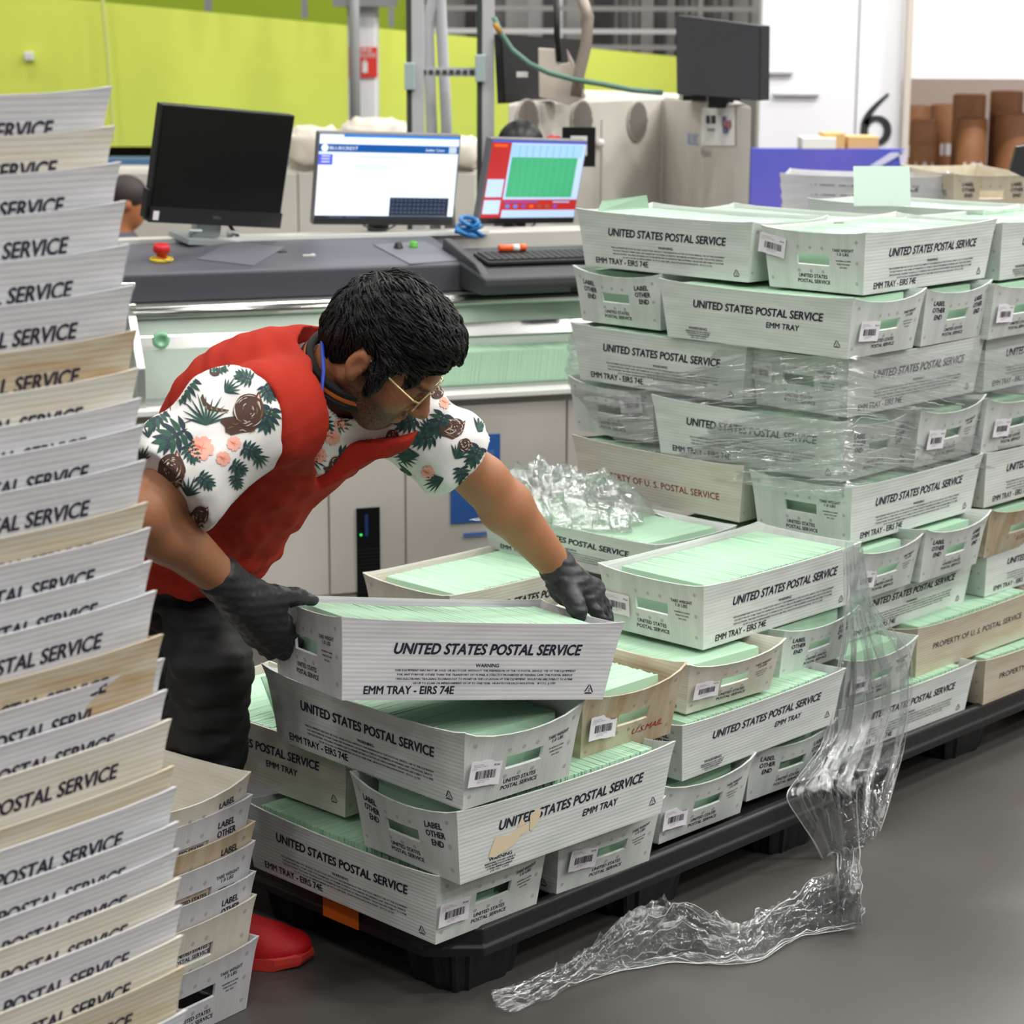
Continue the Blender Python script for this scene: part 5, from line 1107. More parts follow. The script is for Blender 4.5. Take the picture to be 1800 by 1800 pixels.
    lk = MB(); lk.v = [tuple(v.co) for v in hme.vertices]; lk.f = [tuple(q_.vertices) for q_ in hme.polygons]; lk.mi = [0] * len(lk.f); rr_ = random.Random(8); whorl = hp(-.085, .01, .085)
    pick = [v for v in hme.vertices if v.normal.dot(Vector(cam_dir(0, .3, 1))) > -.35]
    for _ in range(1500):
        v = rr_.choice(pick); p_ = v.co.copy(); pts = []; w_ = rr_.uniform(-.5, .5); ln_ = rr_.uniform(.004, .0075)
        for k_ in range(7):
            hit = hb.find_nearest(p_)
            if hit[0] is None: break
            nn_ = hit[1]; pts.append(hit[0] + nn_ * (.0012 + .0022 * math.sin(k_ / 6 * 2.2) * rr_.uniform(.6, 1.3)))
            away = Vector(np.array(p_) - whorl); side__ = (np.array(p_) - C) @ l; low = (np.array(p_) - C) @ u
            d_ = away.normalized() * .7 + Vector(f) * (.8 if low > .02 else .1) - Vector(u) * (.9 if low < .03 else .15) + nn_.cross(away.normalized()) * (w_ + .35 * math.sin(side__ * 60))
            d_ = d_ - nn_ * d_.dot(nn_); d_.normalize(); p_ = p_ + d_ * ln_
        if len(pts) > 4: lk.tube([tuple(q_) for q_ in pts], [.0009 + .0012 * math.sin(math.pi * (i + .6) / (len(pts) + .4)) for i in range(len(pts))], 4, 0)
    hme2 = lk.mesh('hair', [hm]); hme2.polygons.foreach_set('use_smooth', [True] * len(hme2.polygons)); child('hair', hme2, None)
    # ------------------------------------------------ glasses
    gl = MB(); wire = lambda pts, rr=.0016: gl.tube([tuple(p) for p in pts], rr, 8)
    for b_ in (-1, 1):
        wire([hp(.098, b_ * (.034 + .027 * math.cos(t)), -.003 + .021 * math.sin(t)) for t in (2 * math.pi * i / 28 for i in range(29))])
        wire([hp(.098, b_ * .061, .006), hp(.088, b_ * .069, .006), hp(.05, b_ * .076, .008), hp(-.005, b_ * .080, .010), hp(-.03, b_ * .080, -.004)], .0019)
    wire([hp(.098, -.008, .003), hp(.103, 0, .006), hp(.098, .008, .003)])
    g = child('glasses', gl.mesh('glasses', [mat('gold_wire', (206, 186, 140), .3, .7)]), None)
    for b_ in (-1, 1):
        ls = MB(); ls.add([tuple(hp(.099, b_ * (.034 + .026 * math.cos(t)), -.003 + .020 * math.sin(t))) for t in (2 * math.pi * i / 24 for i in range(24))] + [tuple(hp(.0975, b_ * (.034 + .026 * math.cos(t)), -.003 + .020 * math.sin(t))) for t in (2 * math.pi * i / 24 for i in range(24))], [tuple(range(24)), tuple(range(24, 48))[::-1]] + [(i, (i + 1) % 24, 24 + (i + 1) % 24, 24 + i) for i in range(24)])
        child('lens', ls.mesh('lens', [clear_mat('lens_clear', .10)]), None, parent=g)
    # ------------------------------------------------ T-shirt: sleeves, chest, collar
    white = mat('shirt_white', (226, 224, 222), .8, bump=(500, .06))
    T = Field((-.95, 3.10, .62), (.12, 4.25, 1.32), .0046)
    rc, lc = J['rS'] + (J['rE'] - J['rS']) * .50, J['lS'] + (J['lE'] - J['lS']) * .52
    T.ell(sm - s * .12, B, (.178, .118, .19), .02); T.cone(J['N'] - s * .10, J['N'] - s * .005, .115, .082, .03)
    T.ell(J['rS'] - s * .01, B, (.088, .086, .090), .03); T.cone(J['rS'], rc + (rc - J['rS']) * .25, .088, .094, .03)
    T.ell(J['lS'], B, (.076, .074, .076), .03); T.cone(J['lS'], lc + (lc - J['lS']) * .25, .076, .078, .03)
    T.noise(.0026, 34, 3)
    ra_, la_ = nz(J['rE'] - J['rS']), nz(J['lE'] - J['lS'])
    for c_, a_, w_ in ((rc + ra_ * .055, ra_, .16), (lc + la_ * .045, la_, .14)):                        # hems, cut square to the arm
        sl, (X, Y, Z) = T.sub(c_ - w_ * 1.3, c_ + w_ * 1.3); d = ((X - c_[0]) * a_[0] + (Y - c_[1]) * a_[1] + (Z - c_[2]) * a_[2]); rr = np.sqrt(np.maximum((X - c_[0]) ** 2 + (Y - c_[1]) ** 2 + (Z - c_[2]) ** 2 - d * d, 0))
        T.v[sl] = np.where(rr < w_, np.maximum(T.v[sl], d), T.v[sl]).astype(np.float32)
    na = nz(hp(-.035, 0, -.05) - J['N']); T.cone(J['N'] + na * .028, hp(-.02, 0, -.03), .085, .12, 0, 's')
    shirt = child('shirt', T, white, 2); bv = BVHTree.FromObject(shirt, bpy.context.evaluated_depsgraph_get()) if False else None
    me_s = shirt.data; bvh = BVHTree.FromPolygons([v.co.copy() for v in me_s.vertices], [tuple(p.vertices) for p in me_s.polygons])
    floral(shirt, bvh, J, s, r, n, root_loc, rc, lc)
    col = MB(); nk = J['N'] + s * .006; na = nz(hp(-.035, 0, -.05) - J['N']); e1 = nz(np.cross(na, r)); e2 = np.cross(na, e1)
    for dz, R0, rr, mi in ((.014, .0785, .0075, 0), (.0245, .0765, .0062, 1), (.035, .0745, .0072, 0)):
        col.tube([tuple(nk + na * dz + (e1 * math.cos(t) * 1.03 + e2 * math.sin(t)) * R0) for t in (2 * math.pi * i / 44 for i in range(45))], rr, 10, mi)
    child('collar', col.mesh('collar', [mat('rib_black', (22, 22, 24), .8), mat('rib_orange', (196, 112, 40), .8)]), None)
    ln = MB(); k0 = nk + e1 * .0
    near = nz(cam_dir(0, 0, 1)); side_ = lambda px, py, d: up3(px, py, d)
    ln.tube([tuple(side_(566, 600, 3.56)), tuple(side_(569, 650, 3.535)), tuple(side_(562, 720, 3.52)), tuple(side_(556, 755, 3.515))], .0032, 8)
    child('lanyard', ln.mesh('lanyard', [mat('lanyard_blue', (34, 66, 178), .5)]), None)
    # ------------------------------------------------ red vest
    red = mat('vest_red', (166, 46, 33), .9, bump=(520, .18), spec=.15)
    Vt = Field((-.98, 3.20, .60), (.05, 4.25, 1.36), .0046)
    Vt.ell(sm - s * .08, B, (.185, .138, .19), .02); Vt.ell(sm - s * .24 + n * .01, B, (.178, .140, .18), .05); Vt.ell(pel + s * .12 + n * .03, B, (.180, .145, .13), .05)
    Vt.ell(sm - s * .08 - n * .075, B, (.165, .085, .16), .05)
    Vt.cone(J['rS'] + r * .05 + s * .01, J['lS'] + s * .01 - r * .04, .090, .090, .04); Vt.cone(J['N'] - s * .09, J['N'] - s * .02, .125, .10, .04)
    X, Y, Z = np.meshgrid(*Vt.ax, indexing='ij', sparse=True); dd = lambda v: ((X - sm[0]) * v[0] + (Y - sm[1]) * v[1] + (Z - sm[2]) * v[2]); a_, b_, c_ = dd(r), dd(n), dd(s)
    fold = np.sin(a_ * 170 + c_ * 60 + 4 * np.sin(c_ * 30) + b_ * 40) * .0013 + np.sin(c_ * 150 - b_ * 110 + 3 * np.sin(a_ * 25)) * .0012 + np.sin(a_ * 60 + c_ * 95 + 3 * np.sin(c_ * 18)) * .0035 + np.sin(c_ * 46 - a_ * 40 + 1.3) * .0040 + np.sin(a_ * 120 + c_ * 30) * .0016
    Vt.v = Vt.v + (fold * np.clip((.35 + c_ * -1.2), .3, 1)).astype(np.float32)
    # arm holes, neck V, hem
    ra = nz(J['rE'] - J['rS']); q0 = J['rS'] + ra * .015
    for k in (.035, 0, -.035, -.07): Vt.cone(q0 + s * k - r * .015, q0 + s * k - r * .30 + ra * .02, .078, .16, .012, 's')
    Vt.cone(q0, J['rE'], .092, .12, .006, 's')
    Vt.ell(J['lS'] + r * .055 - s * .02, B, (.085, .13, .12), .006, 's'); Vt.cone(J['lS'] + r * .03, J['lE'], .094, .10, .004, 's')
    Vn = J['N'] - s * .01
    sl, (X2, Y2, Z2) = Vt.sub(Vn - .3, Vn + .3); e_ = lambda v: ((X2 - sm[0]) * v[0] + (Y2 - sm[1]) * v[1] + (Z2 - sm[2]) * v[2])
    aa, bb, cc = e_(r), e_(n), e_(s); half = np.clip((cc + .055) * .70, 0, .09); dv = np.maximum(np.abs(aa - .02) - half, np.maximum(-.055 - cc, .01 - bb)); Vt.v[sl] = np.maximum(Vt.v[sl], -dv).astype(np.float32)
    Vt.cone(J['N'] + na * .0, hp(.02, 0, -.03), .108, .125, .006, 's')
    Vt.ell(up3(577, 648, 3.545), np.eye(3), (.026, .05, .05), .008, 's')
    Vt.slab(pel + s * .03, -s * .75 + V(0, 0, -.25)); 
    child('vest', Vt, red, 2)
    # ------------------------------------------------ trousers
    blk = mat('trouser_black', (15, 15, 17), .75, bump=(300, .08)); D = Field((-1.1, 3.55, .05), (-.15, 4.35, 1.0), .0058)
    D.ell(pel, B, (.172, .128, .13), .03)
    for h_, k_, a_ in ((lH, lK, lA), (rH, rK, rA)): D.cone(h_, k_, .098, .074, .04); D.cone(k_, a_, .070, .056, .03); D.ell(k_ + (a_ - k_) * .25 + V(0, .02, 0), np.eye(3), (.064, .064, .12), .03)
    D.noise(.0035, 46, 8, (1.6, 1.6, .8)); D.slab((0, 0, .105), (0, 0, -1)); D.slab(pel + s * .10, s); child('trousers', D, blk, 2)
    # ------------------------------------------------ shoes
    for who, A__, hd in (('l', lA, nz(V(.96, -.06, 0))), ('r', rA, nz(V(.9, -.35, 0)))):
        sd = np.cross(V(0, 0, 1), hd); o = V(A__[0], A__[1], 0) - hd * .055; sp = lambda x, y, z: o + hd * x + sd * y + V(0, 0, z)
        Sh = Field(o - V(.36, .36, .02), o + V(.36, .36, .20), .0042); F3 = [hd, sd, V(0, 0, 1)]
        Sh.ell(sp(.02, 0, .055), F3, (.055, .037, .055), .02); Sh.cone(sp(.04, 0, .10), sp(.05, 0, .045), .042, .046, .02); Sh.cone(sp(.06, 0, .078), sp(.18, .0, .046), .044, .036, .03); Sh.ell(sp(.205, .004, .034), F3, (.058, .046, .032), .02); Sh.cone(sp(.0, 0, .03), sp(.18, 0, .026), .038, .044, .02)
        Sh.cone(sp(.035, 0, .10), sp(.03, 0, .20), .034, .036, .004, 's'); Sh.slab(sp(0, 0, .018), (0, 0, -1)); Sh.slab(sp(0, 0, .115), (0, 0, 1))
        shoe = child('shoe', Sh, mat('shoe_red', (206, 24, 34), .55, bump=(420, .25)), 2, 'red sneaker on the %s foot' % ('left' if who == 'l' else 'right'))
        so = MB(); out = [(-.045, -.030), (.03, -.036), (.12, -.040), (.20, -.050), (.25, -.036), (.268, .0), (.252, .036), (.20, .048), (.12, .038), (.03, .036), (-.045, .030), (-.058, 0)]
        ring = lambda k, z, lift: [tuple(sp(x * k, y * k, z + (lift if x > .2 else 0))) for x, y in out]
        nn_ = len(out); vs = ring(.98, .001, .008) + ring(1.0, .012, .006) + ring(1.0, .024, .004) + ring(.94, .027, .004); fs = [tuple(range(nn_))[::-1], tuple(range(3 * nn_, 4 * nn_))] + [(i * nn_ + k, i * nn_ + (k + 1) % nn_, (i + 1) * nn_ + (k + 1) % nn_, (i + 1) * nn_ + k) for i in range(3) for k in range(nn_)]
        child('sole', so.add(vs, fs).mesh('sole', [mat('sole_coral', (214, 62, 56), .5)]), None, parent=shoe)
        lc_ = MB()
        for i in range(5): x = .075 + i * .022; z = .112 - i * .0125; lc_.tube([tuple(sp(x, -.026, z - .012)), tuple(sp(x + .004, 0, z + .002)), tuple(sp(x, .026, z - .012))], .0026, 6)
        for sg in (-1, 1): lc_.tube([tuple(sp(.07, 0, .113)), tuple(sp(.085, sg * .025, .150)), tuple(sp(.06, sg * .045, .152)), tuple(sp(.066, sg * .02, .118))], .0022, 6)
        lc_.tube([tuple(sp(.07, 0, .115)), tuple(sp(.10, -.03, .155)), tuple(sp(.135, -.05, .172))], .0022, 6)
        child('laces', lc_.mesh('laces', [mat('lace_red', (186, 26, 38), .7)]), None, parent=shoe)
    # ------------------------------------------------ gloves
    glv = mat('glove_black', (38, 38, 42), .5, bump=(90, .12), spec=.45)
    HM = np.array(HELD_M)
    tw = lambda x, y, z: (HM @ np.array([x, y, z, 1]))[:3]
    # right hand: grips the left end of the tray, thumb over the rim, fingers in the hand hole
    W_ = J['rW']; K = [up3(505, 1132, 3.70), up3(494, 1128, 3.70), up3(478, 1124, 3.71), up3(462, 1116, 3.72)]
    g1 = Field(W_ - V(.16, .22, .22), W_ + V(.26, .34, .14), .0034)
    w0 = W_ - nz(W_ - J['rE']) * .02
    kn = [up3(496, 1093, 3.66), up3(482, 1108, 3.655), up3(464, 1116, 3.66), up3(446, 1118, 3.675)]
    palm_c = up3(448, 1072, 3.62)
    g1.cone(w0 - nz(W_ - J['rE']) * .012, up3(425, 1052, 3.585), .0385, .036, .01)
    for k_ in kn: g1.cone(up3(424, 1052, 3.59), k_, .030, .0185, .022)
    g1.cone(up3(428, 1050, 3.59), up3(480, 1062, 3.63), .030, .022, .02)
    tips = [[up3(512, 1116, 3.70), up3(521, 1131, 3.73), up3(526, 1128, 3.78)], [up3(500, 1131, 3.695), up3(512, 1144, 3.73), up3(520, 1138, 3.78)], [up3(483, 1140, 3.70), up3(497, 1150, 3.735), up3(508, 1143, 3.78)], [up3(464, 1140, 3.71), up3(476, 1150, 3.74), up3(490, 1146, 3.78)]]
    for k_, t_, rr in zip(kn, tips, (.0112, .0116, .0110, .0098)): g1.chain([k_] + t_, [rr * 1.35, rr * 1.1, rr, rr * .85], .006)
    g1.chain([up3(450, 1050, 3.60), up3(484, 1047, 3.625), up3(520, 1049, 3.655), up3(550, 1055, 3.68)], [.024, .0165, .0135, .0105], .014)
    g1.noise(.0008, 170, 2); child('glove', g1, glv, 1, 'black glove on the right hand at the tray end')
    cf = MB()
    # left hand: spread over the far right corner, thumb on the rim
    W2 = J['lW']; g2 = Field(W2 - V(.12, .14, .2), W2 + V(.2, .24, .1), .0034); w2 = W2 - nz(W2 - J['lE']) * .015
    g2.cone(w2, up3(1000, 1030, 3.99), .0355, .034, .01)
    kn2 = [up3(1030, 1056, 3.99), up3(1040, 1050, 4.01), up3(1046, 1042, 4.03), up3(1046, 1032, 4.05)]
    for k_ in kn2: g2.cone(up3(1000, 1028, 4.0), k_, .028, .0175, .02)
    t2 = [[up3(1048, 1076, 3.985), up3(1058, 1090, 3.99), up3(1062, 1100, 3.99)], [up3(1055, 1072, 4.01), up3(1066, 1088, 4.02), up3(1069, 1100, 4.02)], [up3(1058, 1064, 4.04), up3(1068, 1082, 4.05), up3(1072, 1094, 4.05)], [up3(1056, 1052, 4.06), up3(1066, 1066, 4.07), up3(1070, 1080, 4.07)]]
    for k_, t_, rr in zip(kn2, t2, (.0108, .0112, .0108, .0095)): g2.chain([k_] + t_, [rr * 1.3, rr * 1.05, rr * .95, rr * .8], .006)
    g2.chain([up3(1000, 1040, 3.965), up3(1010, 1060, 3.93), up3(1017, 1074, 3.92), up3(1020, 1084, 3.92)], [.024, .017, .0135, .0115], .012)
    g2.noise(.0008, 170, 5); child('glove', g2, glv, 1, 'black glove on the left hand at the far tray corner')
    return P

def build_far_worker():
    c = at_y(226, 358, 10.4); o = V(c.x, c.y, c.z); f = nz(V(.86, .35, -.34)); l = nz(np.cross(V(0, 0, 1), f)); u = np.cross(f, l); Hh = [f, l, u]; hp = lambda a, b, d: o + f * a + l * b + u * d
    root = V(c.x - .05, c.y, 0); G = Field(o - V(.6, .6, 1.05), o + V(.6, .6, .25), .011)
    G.ell(hp(-.01, 0, .02), Hh, (.098, .076, .098), .02); G.ell(hp(.035, 0, -.04), Hh, (.06, .058, .08), .03); G.cone(hp(.09, 0, .0), hp(.115, 0, -.035), .010, .014, .01); G.cone(hp(-.03, 0, -.06), o + V(-.06, 0, -.2), .055, .06, .03)
    for b in (-1, 1): G.ell(hp(-.02, b * .078, -.01), Hh, (.018, .012, .03), .006)
    sh = o + V(-.08, 0, -.24); hips = o + V(-.14, .0, -.70); G.cone(sh, hips, .12, .13, .05)
    for b in (-1, 1):
        s0 = sh + l * b * .17; e0 = s0 + V(.06, b * .05, -.27); w0 = e0 + V(.22, 0, -.06); G.cone(s0, e0, .05, .042, .03); G.cone(e0, w0, .042, .03, .02); G.ell(w0 + V(.07, 0, -.01), np.eye(3), (.06, .035, .02), .02)
        k0 = hips + V(.36, b * .12, -.02); a0 = V(k0[0], k0[1], max(.08, o[2] - 1.0)); G.cone(hips + l * b * .09, k0, .08, .06, .03); G.cone(k0, a0, .055, .045, .03)
    me = G.mesh('person', skin_mat(), 1); me.transform(Matrix.Translation(-Vector(root))); P = link('person', me, loc=root); tag(P, 'person with short dark hair and grey shirt, far behind the console at left', 'person')
    def ch(n, F_, m): me = F_.mesh(n, m, 1); me.transform(Matrix.Translation(-Vector(root))); link(n, me, P)
    h = Field(o - .2, o + .2, .008); h.ell(hp(-.02, 0, .035), Hh, (.104, .084, .098), 0); h.ell(hp(.115, 0, -.01), Hh, (.075, .09, .075), .01, 's'); h.slab(hp(0, 0, -.05), -u - f * .4); ch('hair', h, mat('hair_brown', (44, 36, 32), .6))
    t = Field(o - V(.5, .5, .85), o + V(.4, .5, -.1), .011); t.cone(sh, hips, .145, .15, .05); t.cone(sh + l * .15, sh - l * .15, .085, .085, .04)
    for b in (-1, 1): s0 = sh + l * b * .17; t.cone(s0, s0 + V(.05, b * .04, -.2), .075, .07, .03)
    t.slab(o + V(0, 0, -.13), (0, 0, 1)); ch('shirt', t, mat('shirt_grey', (84, 84, 92), .85))
    tr = Field(o - V(.5, .6, 1.0), o + V(.6, .6, -.5), .012); tr.ell(hips, np.eye(3), (.16, .17, .13), .03)
    for b in (-1, 1): k0 = hips + V(.36, b * .12, -.02); a0 = V(k0[0], k0[1], max(.08, o[2] - 1.0)); tr.cone(hips + l * b * .09, k0, .095, .075, .03); tr.cone(k0, a0, .07, .06, .03)
    ch('trousers', tr, mat('trouser_black', (15, 15, 17), .75))
    st = MB(); st.lathe([(.19, 0), (.19, hips[2] - .16), (.17, hips[2] - .125), (0, hips[2] - .125)], 24); s_ = st.build('stool', mat('stool_grey', (70, 70, 74), .6), None, True, loc=(hips[0], hips[1], 0)); tag(s_, 'dark round stool under the far worker, hidden by the console', 'stool')
# ------------------------------------------------------------------ stretch film
def film_mesh(name, rows, m, shear=None):
    """rows of points -> sheet with uv (metres along, across)"""
    n, k = len(rows), len(rows[0]); me = bpy.data.meshes.new(name)
    me.from_pydata([tuple(p) for r in rows for p in r], [], [(i * k + j, i * k + j + 1, i * k + k + j + 1, i * k + k + j) for i in range(n - 1) for j in range(k - 1)])
    me.polygons.foreach_set('use_smooth', [True] * len(me.polygons)); me.materials.append(m)
    uv = me.uv_layers.new(name='UVMap'); R_ = np.array(rows, float)
    sx = np.zeros((n, k)); sx[1:] = np.cumsum(np.linalg.norm(np.diff(R_, axis=0), axis=2).mean(1))[:, None]; sy = np.zeros((n, k)); sy[:, 1:] = np.cumsum(np.linalg.norm(np.diff(R_, axis=1), axis=2), axis=1)
    if shear is not None: sy = R_[:, :, 2] - shear(sx)
    idx = np.empty(len(me.loops), np.int32); me.loops.foreach_get('vertex_index', idx); U = np.stack([sx.ravel()[idx], sy.ravel()[idx]], 1); uv.data.foreach_set('uv', U.ravel().astype(np.float32))
    return me

def smooth_path(pts, n):
    P = np.array(pts, float); d = np.r_[0, np.cumsum(np.linalg.norm(np.diff(P, axis=0), axis=1))]; t = np.linspace(0, d[-1], n)
    Q = np.stack([np.interp(t, d, P[:, i]) for i in range(P.shape[1])], 1)
    for _ in range(max(2, n // 24)): Q[1:-1] = .25 * Q[:-2] + .5 * Q[1:-1] + .25 * Q[2:]
    return Q

def build_film():
    c, s = math.cos(rad(46.5)), math.sin(rad(46.5)); u = V(c, s, 0); v = V(-s, c, 0)
    # wound around the tall stack
    A, B, C_ = V(.135, 5.385, 0), V(.742, 4.718, 0), V(1.78, 5.800, 0)
    path = smooth_path([A + u * .45 + v * .03, A + u * .02 + v * .012, A - v * .012, A + (B - A) * .3 - u * .004, A + (B - A) * .7 - u * .004, B - u * .004 + v * .03, B + u * .02 - v * .006, B + (C_ - B) * .3 - v * .004, B + (C_ - B) * .6 - v * .004, C_], 420)
    L = np.r_[0, np.cumsum(np.linalg.norm(np.diff(path, axis=0), axis=1))]; kA = .45; kB = kA + np.linalg.norm(B - A)
    rows = []; r = np.random.RandomState(2); ph = r.uniform(0, 6.3, 12)
    for i, p in enumerate(path):
        t = path[min(i + 1, 419)] - path[max(i - 1, 0)]; t = nz(t); o = V(t[1], -t[0], 0); w = L[i]
        top = np.interp(w, [0, kA, kA + .3, kB, kB + .35, kB + .8, 3], [1.03, 1.03, 1.00, 1.035, 1.01, .97, .95]); bot = np.interp(w, [0, kA, kA + .15, kA + .5, kB, kB + .3, kB + .6, 3], [.88, .86, .76, .70, .715, .72, .70, .68])
        row = []
        for j in range(110):
            q = j / 109; z = bot + (top - bot) * q; sl = w * (.16 if w < kB else -.22)
            d = .0032 * math.sin(95 * (z - sl) + ph[0] + 2 * math.sin(w * 5)) + .0024 * math.sin(210 * (z - sl) + ph[1] + 3 * math.sin(w * 7 + z * 9)) + .0011 * math.sin(520 * (z - sl) + ph[5] + 4 * math.sin(w * 11 + z * 20)) * (.5 + .5 * math.sin(w * 9 + z * 14)) + .003 * math.sin(w * 17 + ph[2]) * math.sin(z * 30 + ph[3]) + .004
            row.append(p + o * d + V(0, 0, z + .006 * math.sin(w * 23 + ph[4]) * (1 - abs(2 * q - 1) * .5)))
        rows.append(row)
    fm = clear_mat('film_stretched', .15, .13, (.97, .985, .98), (1, .6, (5, 150, 1), (0, 0, 0), 'UV', .022), .6, .05)
    tag(link('stretch_film', film_mesh('stretch_film', rows, fm, lambda w: np.where(w < kB, .20 * w, .20 * kB - .25 * (w - kB)))), 'clear stretch film wound tight around the middle of the tall tray stack', 'film')
    band = bpy.data.objects['stretch_film']; rr = random.Random(6); fold = clear_mat('film_fold', .5, .16, (.97, .99, .98), None, .85, .5); fb = MB()
    for _ in range(230):                                             # gathered folds that run with the stretch
        k = rr.random(); w0 = rr.gauss(kA + .62, .19) if k < .62 else rr.gauss(kB + .12, .16) if k < .85 else rr.uniform(kA, kB + .9)
        z0 = rr.gauss(.80, .055) if k < .62 else rr.gauss(.86, .08) if k < .85 else rr.uniform(.72, .98); ln = rr.choice((.03, .05, .08, .14, .24)) * rr.uniform(.6, 1.3); sg = rr.uniform(.10, .24); rd = rr.uniform(.0005, .0013); pts = []
        for q in range(9):
            w = w0 + ln * (q / 8 - .5)
            if not kA - .02 < w < L[-1] - .02: continue
            i = int(np.searchsorted(L, w)); p = path[min(i, 419)]; t = nz(path[min(i + 1, 419)] - path[max(i - 1, 0)]); o = V(t[1], -t[0], 0); z = z0 + (sg if w < kB else -sg - .05) * (w - w0) + .0012 * math.sin(q * 1.9 + w0 * 90)
            if .70 < z < 1.02: pts.append(p + o * (.0065 + .001 * math.sin(w * 60)) + V(0, 0, z))
        if len(pts) > 3: fb.tube([tuple(p) for p in pts], [rd * math.sin(math.pi * (q + .4) / len(pts)) + .0001 for q in range(len(pts))], 6)
    fb.build('film_folds', fold, band, True)['kind'] = 'stuff'
    # loose length hanging from it and trailing over the floor
    P0 = V(.737 + .045, 4.587 - .045, 0); nrm = v * -1
    def face(px, py, off=0.0):
        d = np.array(unproject(px, py, 1)) - V(0, 0, EYE); t = ((P0 + nrm * off - V(0, 0, EYE)) @ nrm) / (d @ nrm); return V(0, 0, EYE) + d * t
    def floor(px, py, z=.006):
        d = np.array(unproject(px, py, 1)) - V(0, 0, EYE); return V(0, 0, EYE) + d * ((z - EYE) / d[2])
    Ld = [face(1484, 950), face(1486, 1040), face(1478, 1130), face(1462, 1220), face(1446, 1310), face(1378, 1400, .05), face(1432, 1480, .06), face(1472, 1560, .06)]
    Rd = [face(1516, 965), face(1530, 1060), face(1604, 1150), face(1606, 1230), face(1590, 1320), face(1556, 1440, .05), face(1530, 1510, .06), face(1508, 1566, .06)]
    Lf = [floor(1462, 1606, .05), floor(1440, 1612), floor(1380, 1612), floor(1300, 1632), floor(1252, 1668), floor(1205, 1652), floor(1150, 1622), floor(1085, 1640), floor(1010, 1690), floor(940, 1724), floor(880, 1742), floor(862, 1750)]
    Rf = [floor(1518, 1612, .05), floor(1512, 1632), floor(1420, 1640), floor(1340, 1688), floor(1262, 1696), floor(1215, 1688), floor(1165, 1692), floor(1090, 1702), floor(1020, 1728), floor(955, 1760), floor(898, 1782), floor(872, 1778)]
    nrow, ncol = 300, 72; r2 = np.random.RandomState(21); fr2 = r2.normal(size=(9, 2)) * np.array([38, 46]) * (1 + .18 * np.arange(9))[:, None]; ph2 = r2.uniform(0, 6.3, 9)
    LL = smooth_path(Ld + Lf, nrow); RR = smooth_path(Rd + Rf, nrow); rows = []; hang = int(nrow * np.linalg.norm(np.diff(np.array(Ld), axis=0), axis=1).sum() / np.linalg.norm(np.diff(np.array(Ld + Lf), axis=0), axis=1).sum()) - 8
    for i in range(nrow):
        a, b = LL[i], RR[i]; wd = np.linalg.norm(b - a); f = np.clip((i - hang) / 22, 0, 1); ac = nz(b - a); tg = nz((LL[min(i + 1, nrow - 1)] + RR[min(i + 1, nrow - 1)]) - (LL[max(i - 1, 0)] + RR[max(i - 1, 0)]))
        o = np.cross(ac, tg); o = o if (o @ V(0, -.5, 1)) > 0 else -o; o = nz(o * (1 - f) + V(0, 0, 1) * f + 1e-6)
        amp = (.010 + .010 * min(1, i / 60)) * (1 - f) + f * (.024 + .014 * math.sin(i * .11)) * np.clip((nrow - 4 - i) / 40, .12, 1); row = []
        for j in range(ncol):
            t = j / (ncol - 1); e = math.sin(math.pi * t) ** .5
            d = amp * (.9 * math.sin(2 * math.pi * (5 * t) + .6 * math.sin(i * .05)) + .6 * math.sin(2 * math.pi * 9.3 * t + i * .03 + 1) + .35 * math.sin(2 * math.pi * 17 * t + 1.7 * math.sin(i * .09)))
            xx, yy = i * .0072, t * max(wd, .05)
            cr = sum((1 - abs(math.sin(xx * fr2[k, 0] + yy * fr2[k, 1] + ph2[k]))) ** 3 / (1 + .15 * k) for k in range(9))
            d += (.002 + .011 * f * np.clip((nrow - i) / 40, .15, 1)) * (cr - 1.2) * (.4 + .6 * f)
            zf = f * (.012 + amp * .8) * e + (1 - f) * 0
            p = a + (b - a) * t + o * (d * (e * .8 + .2) + zf)
            if f > 0: p = p + ac * .004 * f * math.sin(i * .35 + t * 23 + 2 * math.sin(i * .13)); p[2] = max(p[2], .003)
            row.append(p)
        rows.append(row)
    fl = clear_mat('film_loose', .10, .07, (.975, .985, .985), (30, .5, (1, 6, 1), (0, 0, rad(80)), 'UV'), .6)
    tag(link('loose_film', film_mesh('loose_film', rows, fl)), 'loose length of clear film hanging off the pallet and trailing across the floor', 'film')
    tb = MB()
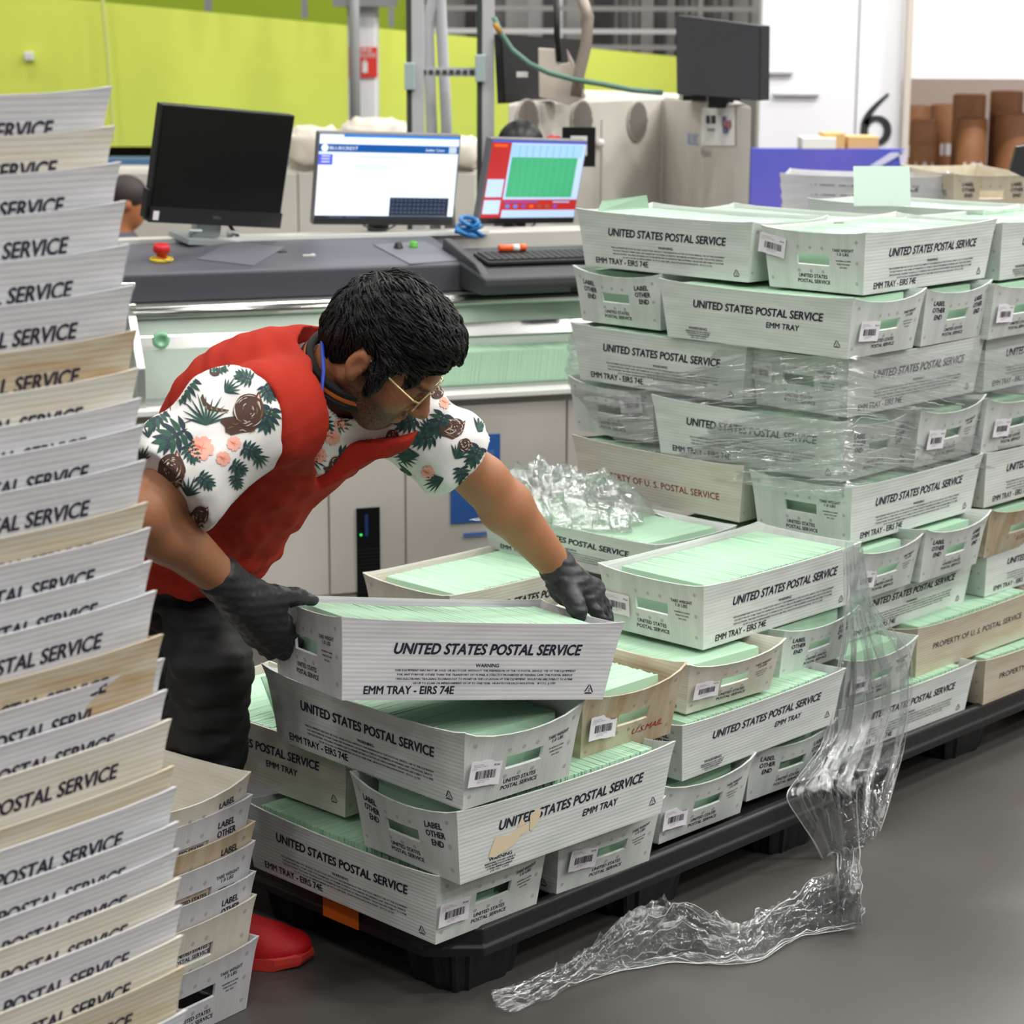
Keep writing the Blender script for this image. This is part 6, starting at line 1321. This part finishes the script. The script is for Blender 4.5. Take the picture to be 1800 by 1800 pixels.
    for _ in range(120):
        j = rr.choice((0, 0, 1, ncol - 1, ncol - 1, rr.randint(2, ncol - 3), rr.randint(2, ncol - 3))); i0 = rr.randint(4, nrow - 30); n_ = rr.randint(8, 46); sl_ = rr.uniform(-.12, .12); rd = rr.uniform(.0005, .0012)
        pts = [rows[i][int(np.clip(j + sl_ * (i - i0), 0, ncol - 1))] + V(0, -.001, .0012) for i in range(i0, min(i0 + n_, nrow - 3), 2)]
        if len(pts) > 3: tb.tube([tuple(p) for p in pts], [rd * math.sin(math.pi * (q + .4) / len(pts)) + .0001 for q in range(len(pts))], 6)
    tb.build('film_folds', fold, bpy.data.objects['loose_film'], True)['kind'] = 'stuff'
    # crumpled heap on the tray behind the raised arm
    c0 = at_y(1000, 866, 5.00); c0 = V(c0.x, c0.y, .615); rows = []; r = np.random.RandomState(9); fr = r.normal(size=(16, 2)) * 26; ph = r.uniform(0, 6.3, 16)
    for i in range(120):
        row = []
        for j in range(80):
            a = (i / 119 - .5) * 2; b = (j / 79 - .5) * 2; x = a * .255; y = b * .17; q = max(0, 1 - (abs(a) ** 2.6 + abs(b) ** 2.6)); env = q ** .5
            rg = sum((1 - abs(math.sin(x * fr[k, 0] * (1 + k * .12) + y * fr[k, 1] * (1 + k * .12) + ph[k]))) ** 2 / (1 + .22 * k) for k in range(10)) / 5
            z = env * (.05 + .125 * rg * (1 - .35 * a)) + .004
            row.append(c0 + V(x + .022 * math.sin(y * 70 + ph[3]) * env + .015 * math.sin(x * 90 + y * 60), y + .018 * math.sin(x * 80 + ph[5]) * env, z))
        rows.append([V(*(c0 + (lambda d: V(d[0] * c + d[1] * -s * 0 + d[1] * .3, d[1] * .95 - d[0] * .25, d[2]))(p - c0))) for p in row])
    fh = clear_mat('film_heap', .22, .10, (.965, .98, .975), (60, .7, (1, 1, 1), (0, 0, 0), 'UV'), .75, .10)
    tag(link('film_heap', film_mesh('film_heap', rows, fh)), 'crumpled heap of clear film lying on a full tray behind the arm', 'film')
# ------------------------------------------------------------------ build everything
build_hall()
PA, PB = (-.102, 3.599), (.736, 4.578)
make_pallet(PA, 46.2, .140, 'black plastic pallet under the trays the man is loading, orange sticker on its side', 3, sticker=True)
make_pallet(PB, 46.5, .137, 'black plastic pallet under the tall wrapped stack', 3)
build_machine(); build_screens(); build_background()
build_trays(); stray_envelopes(); build_empties()
build_man(); build_far_worker()
build_film()
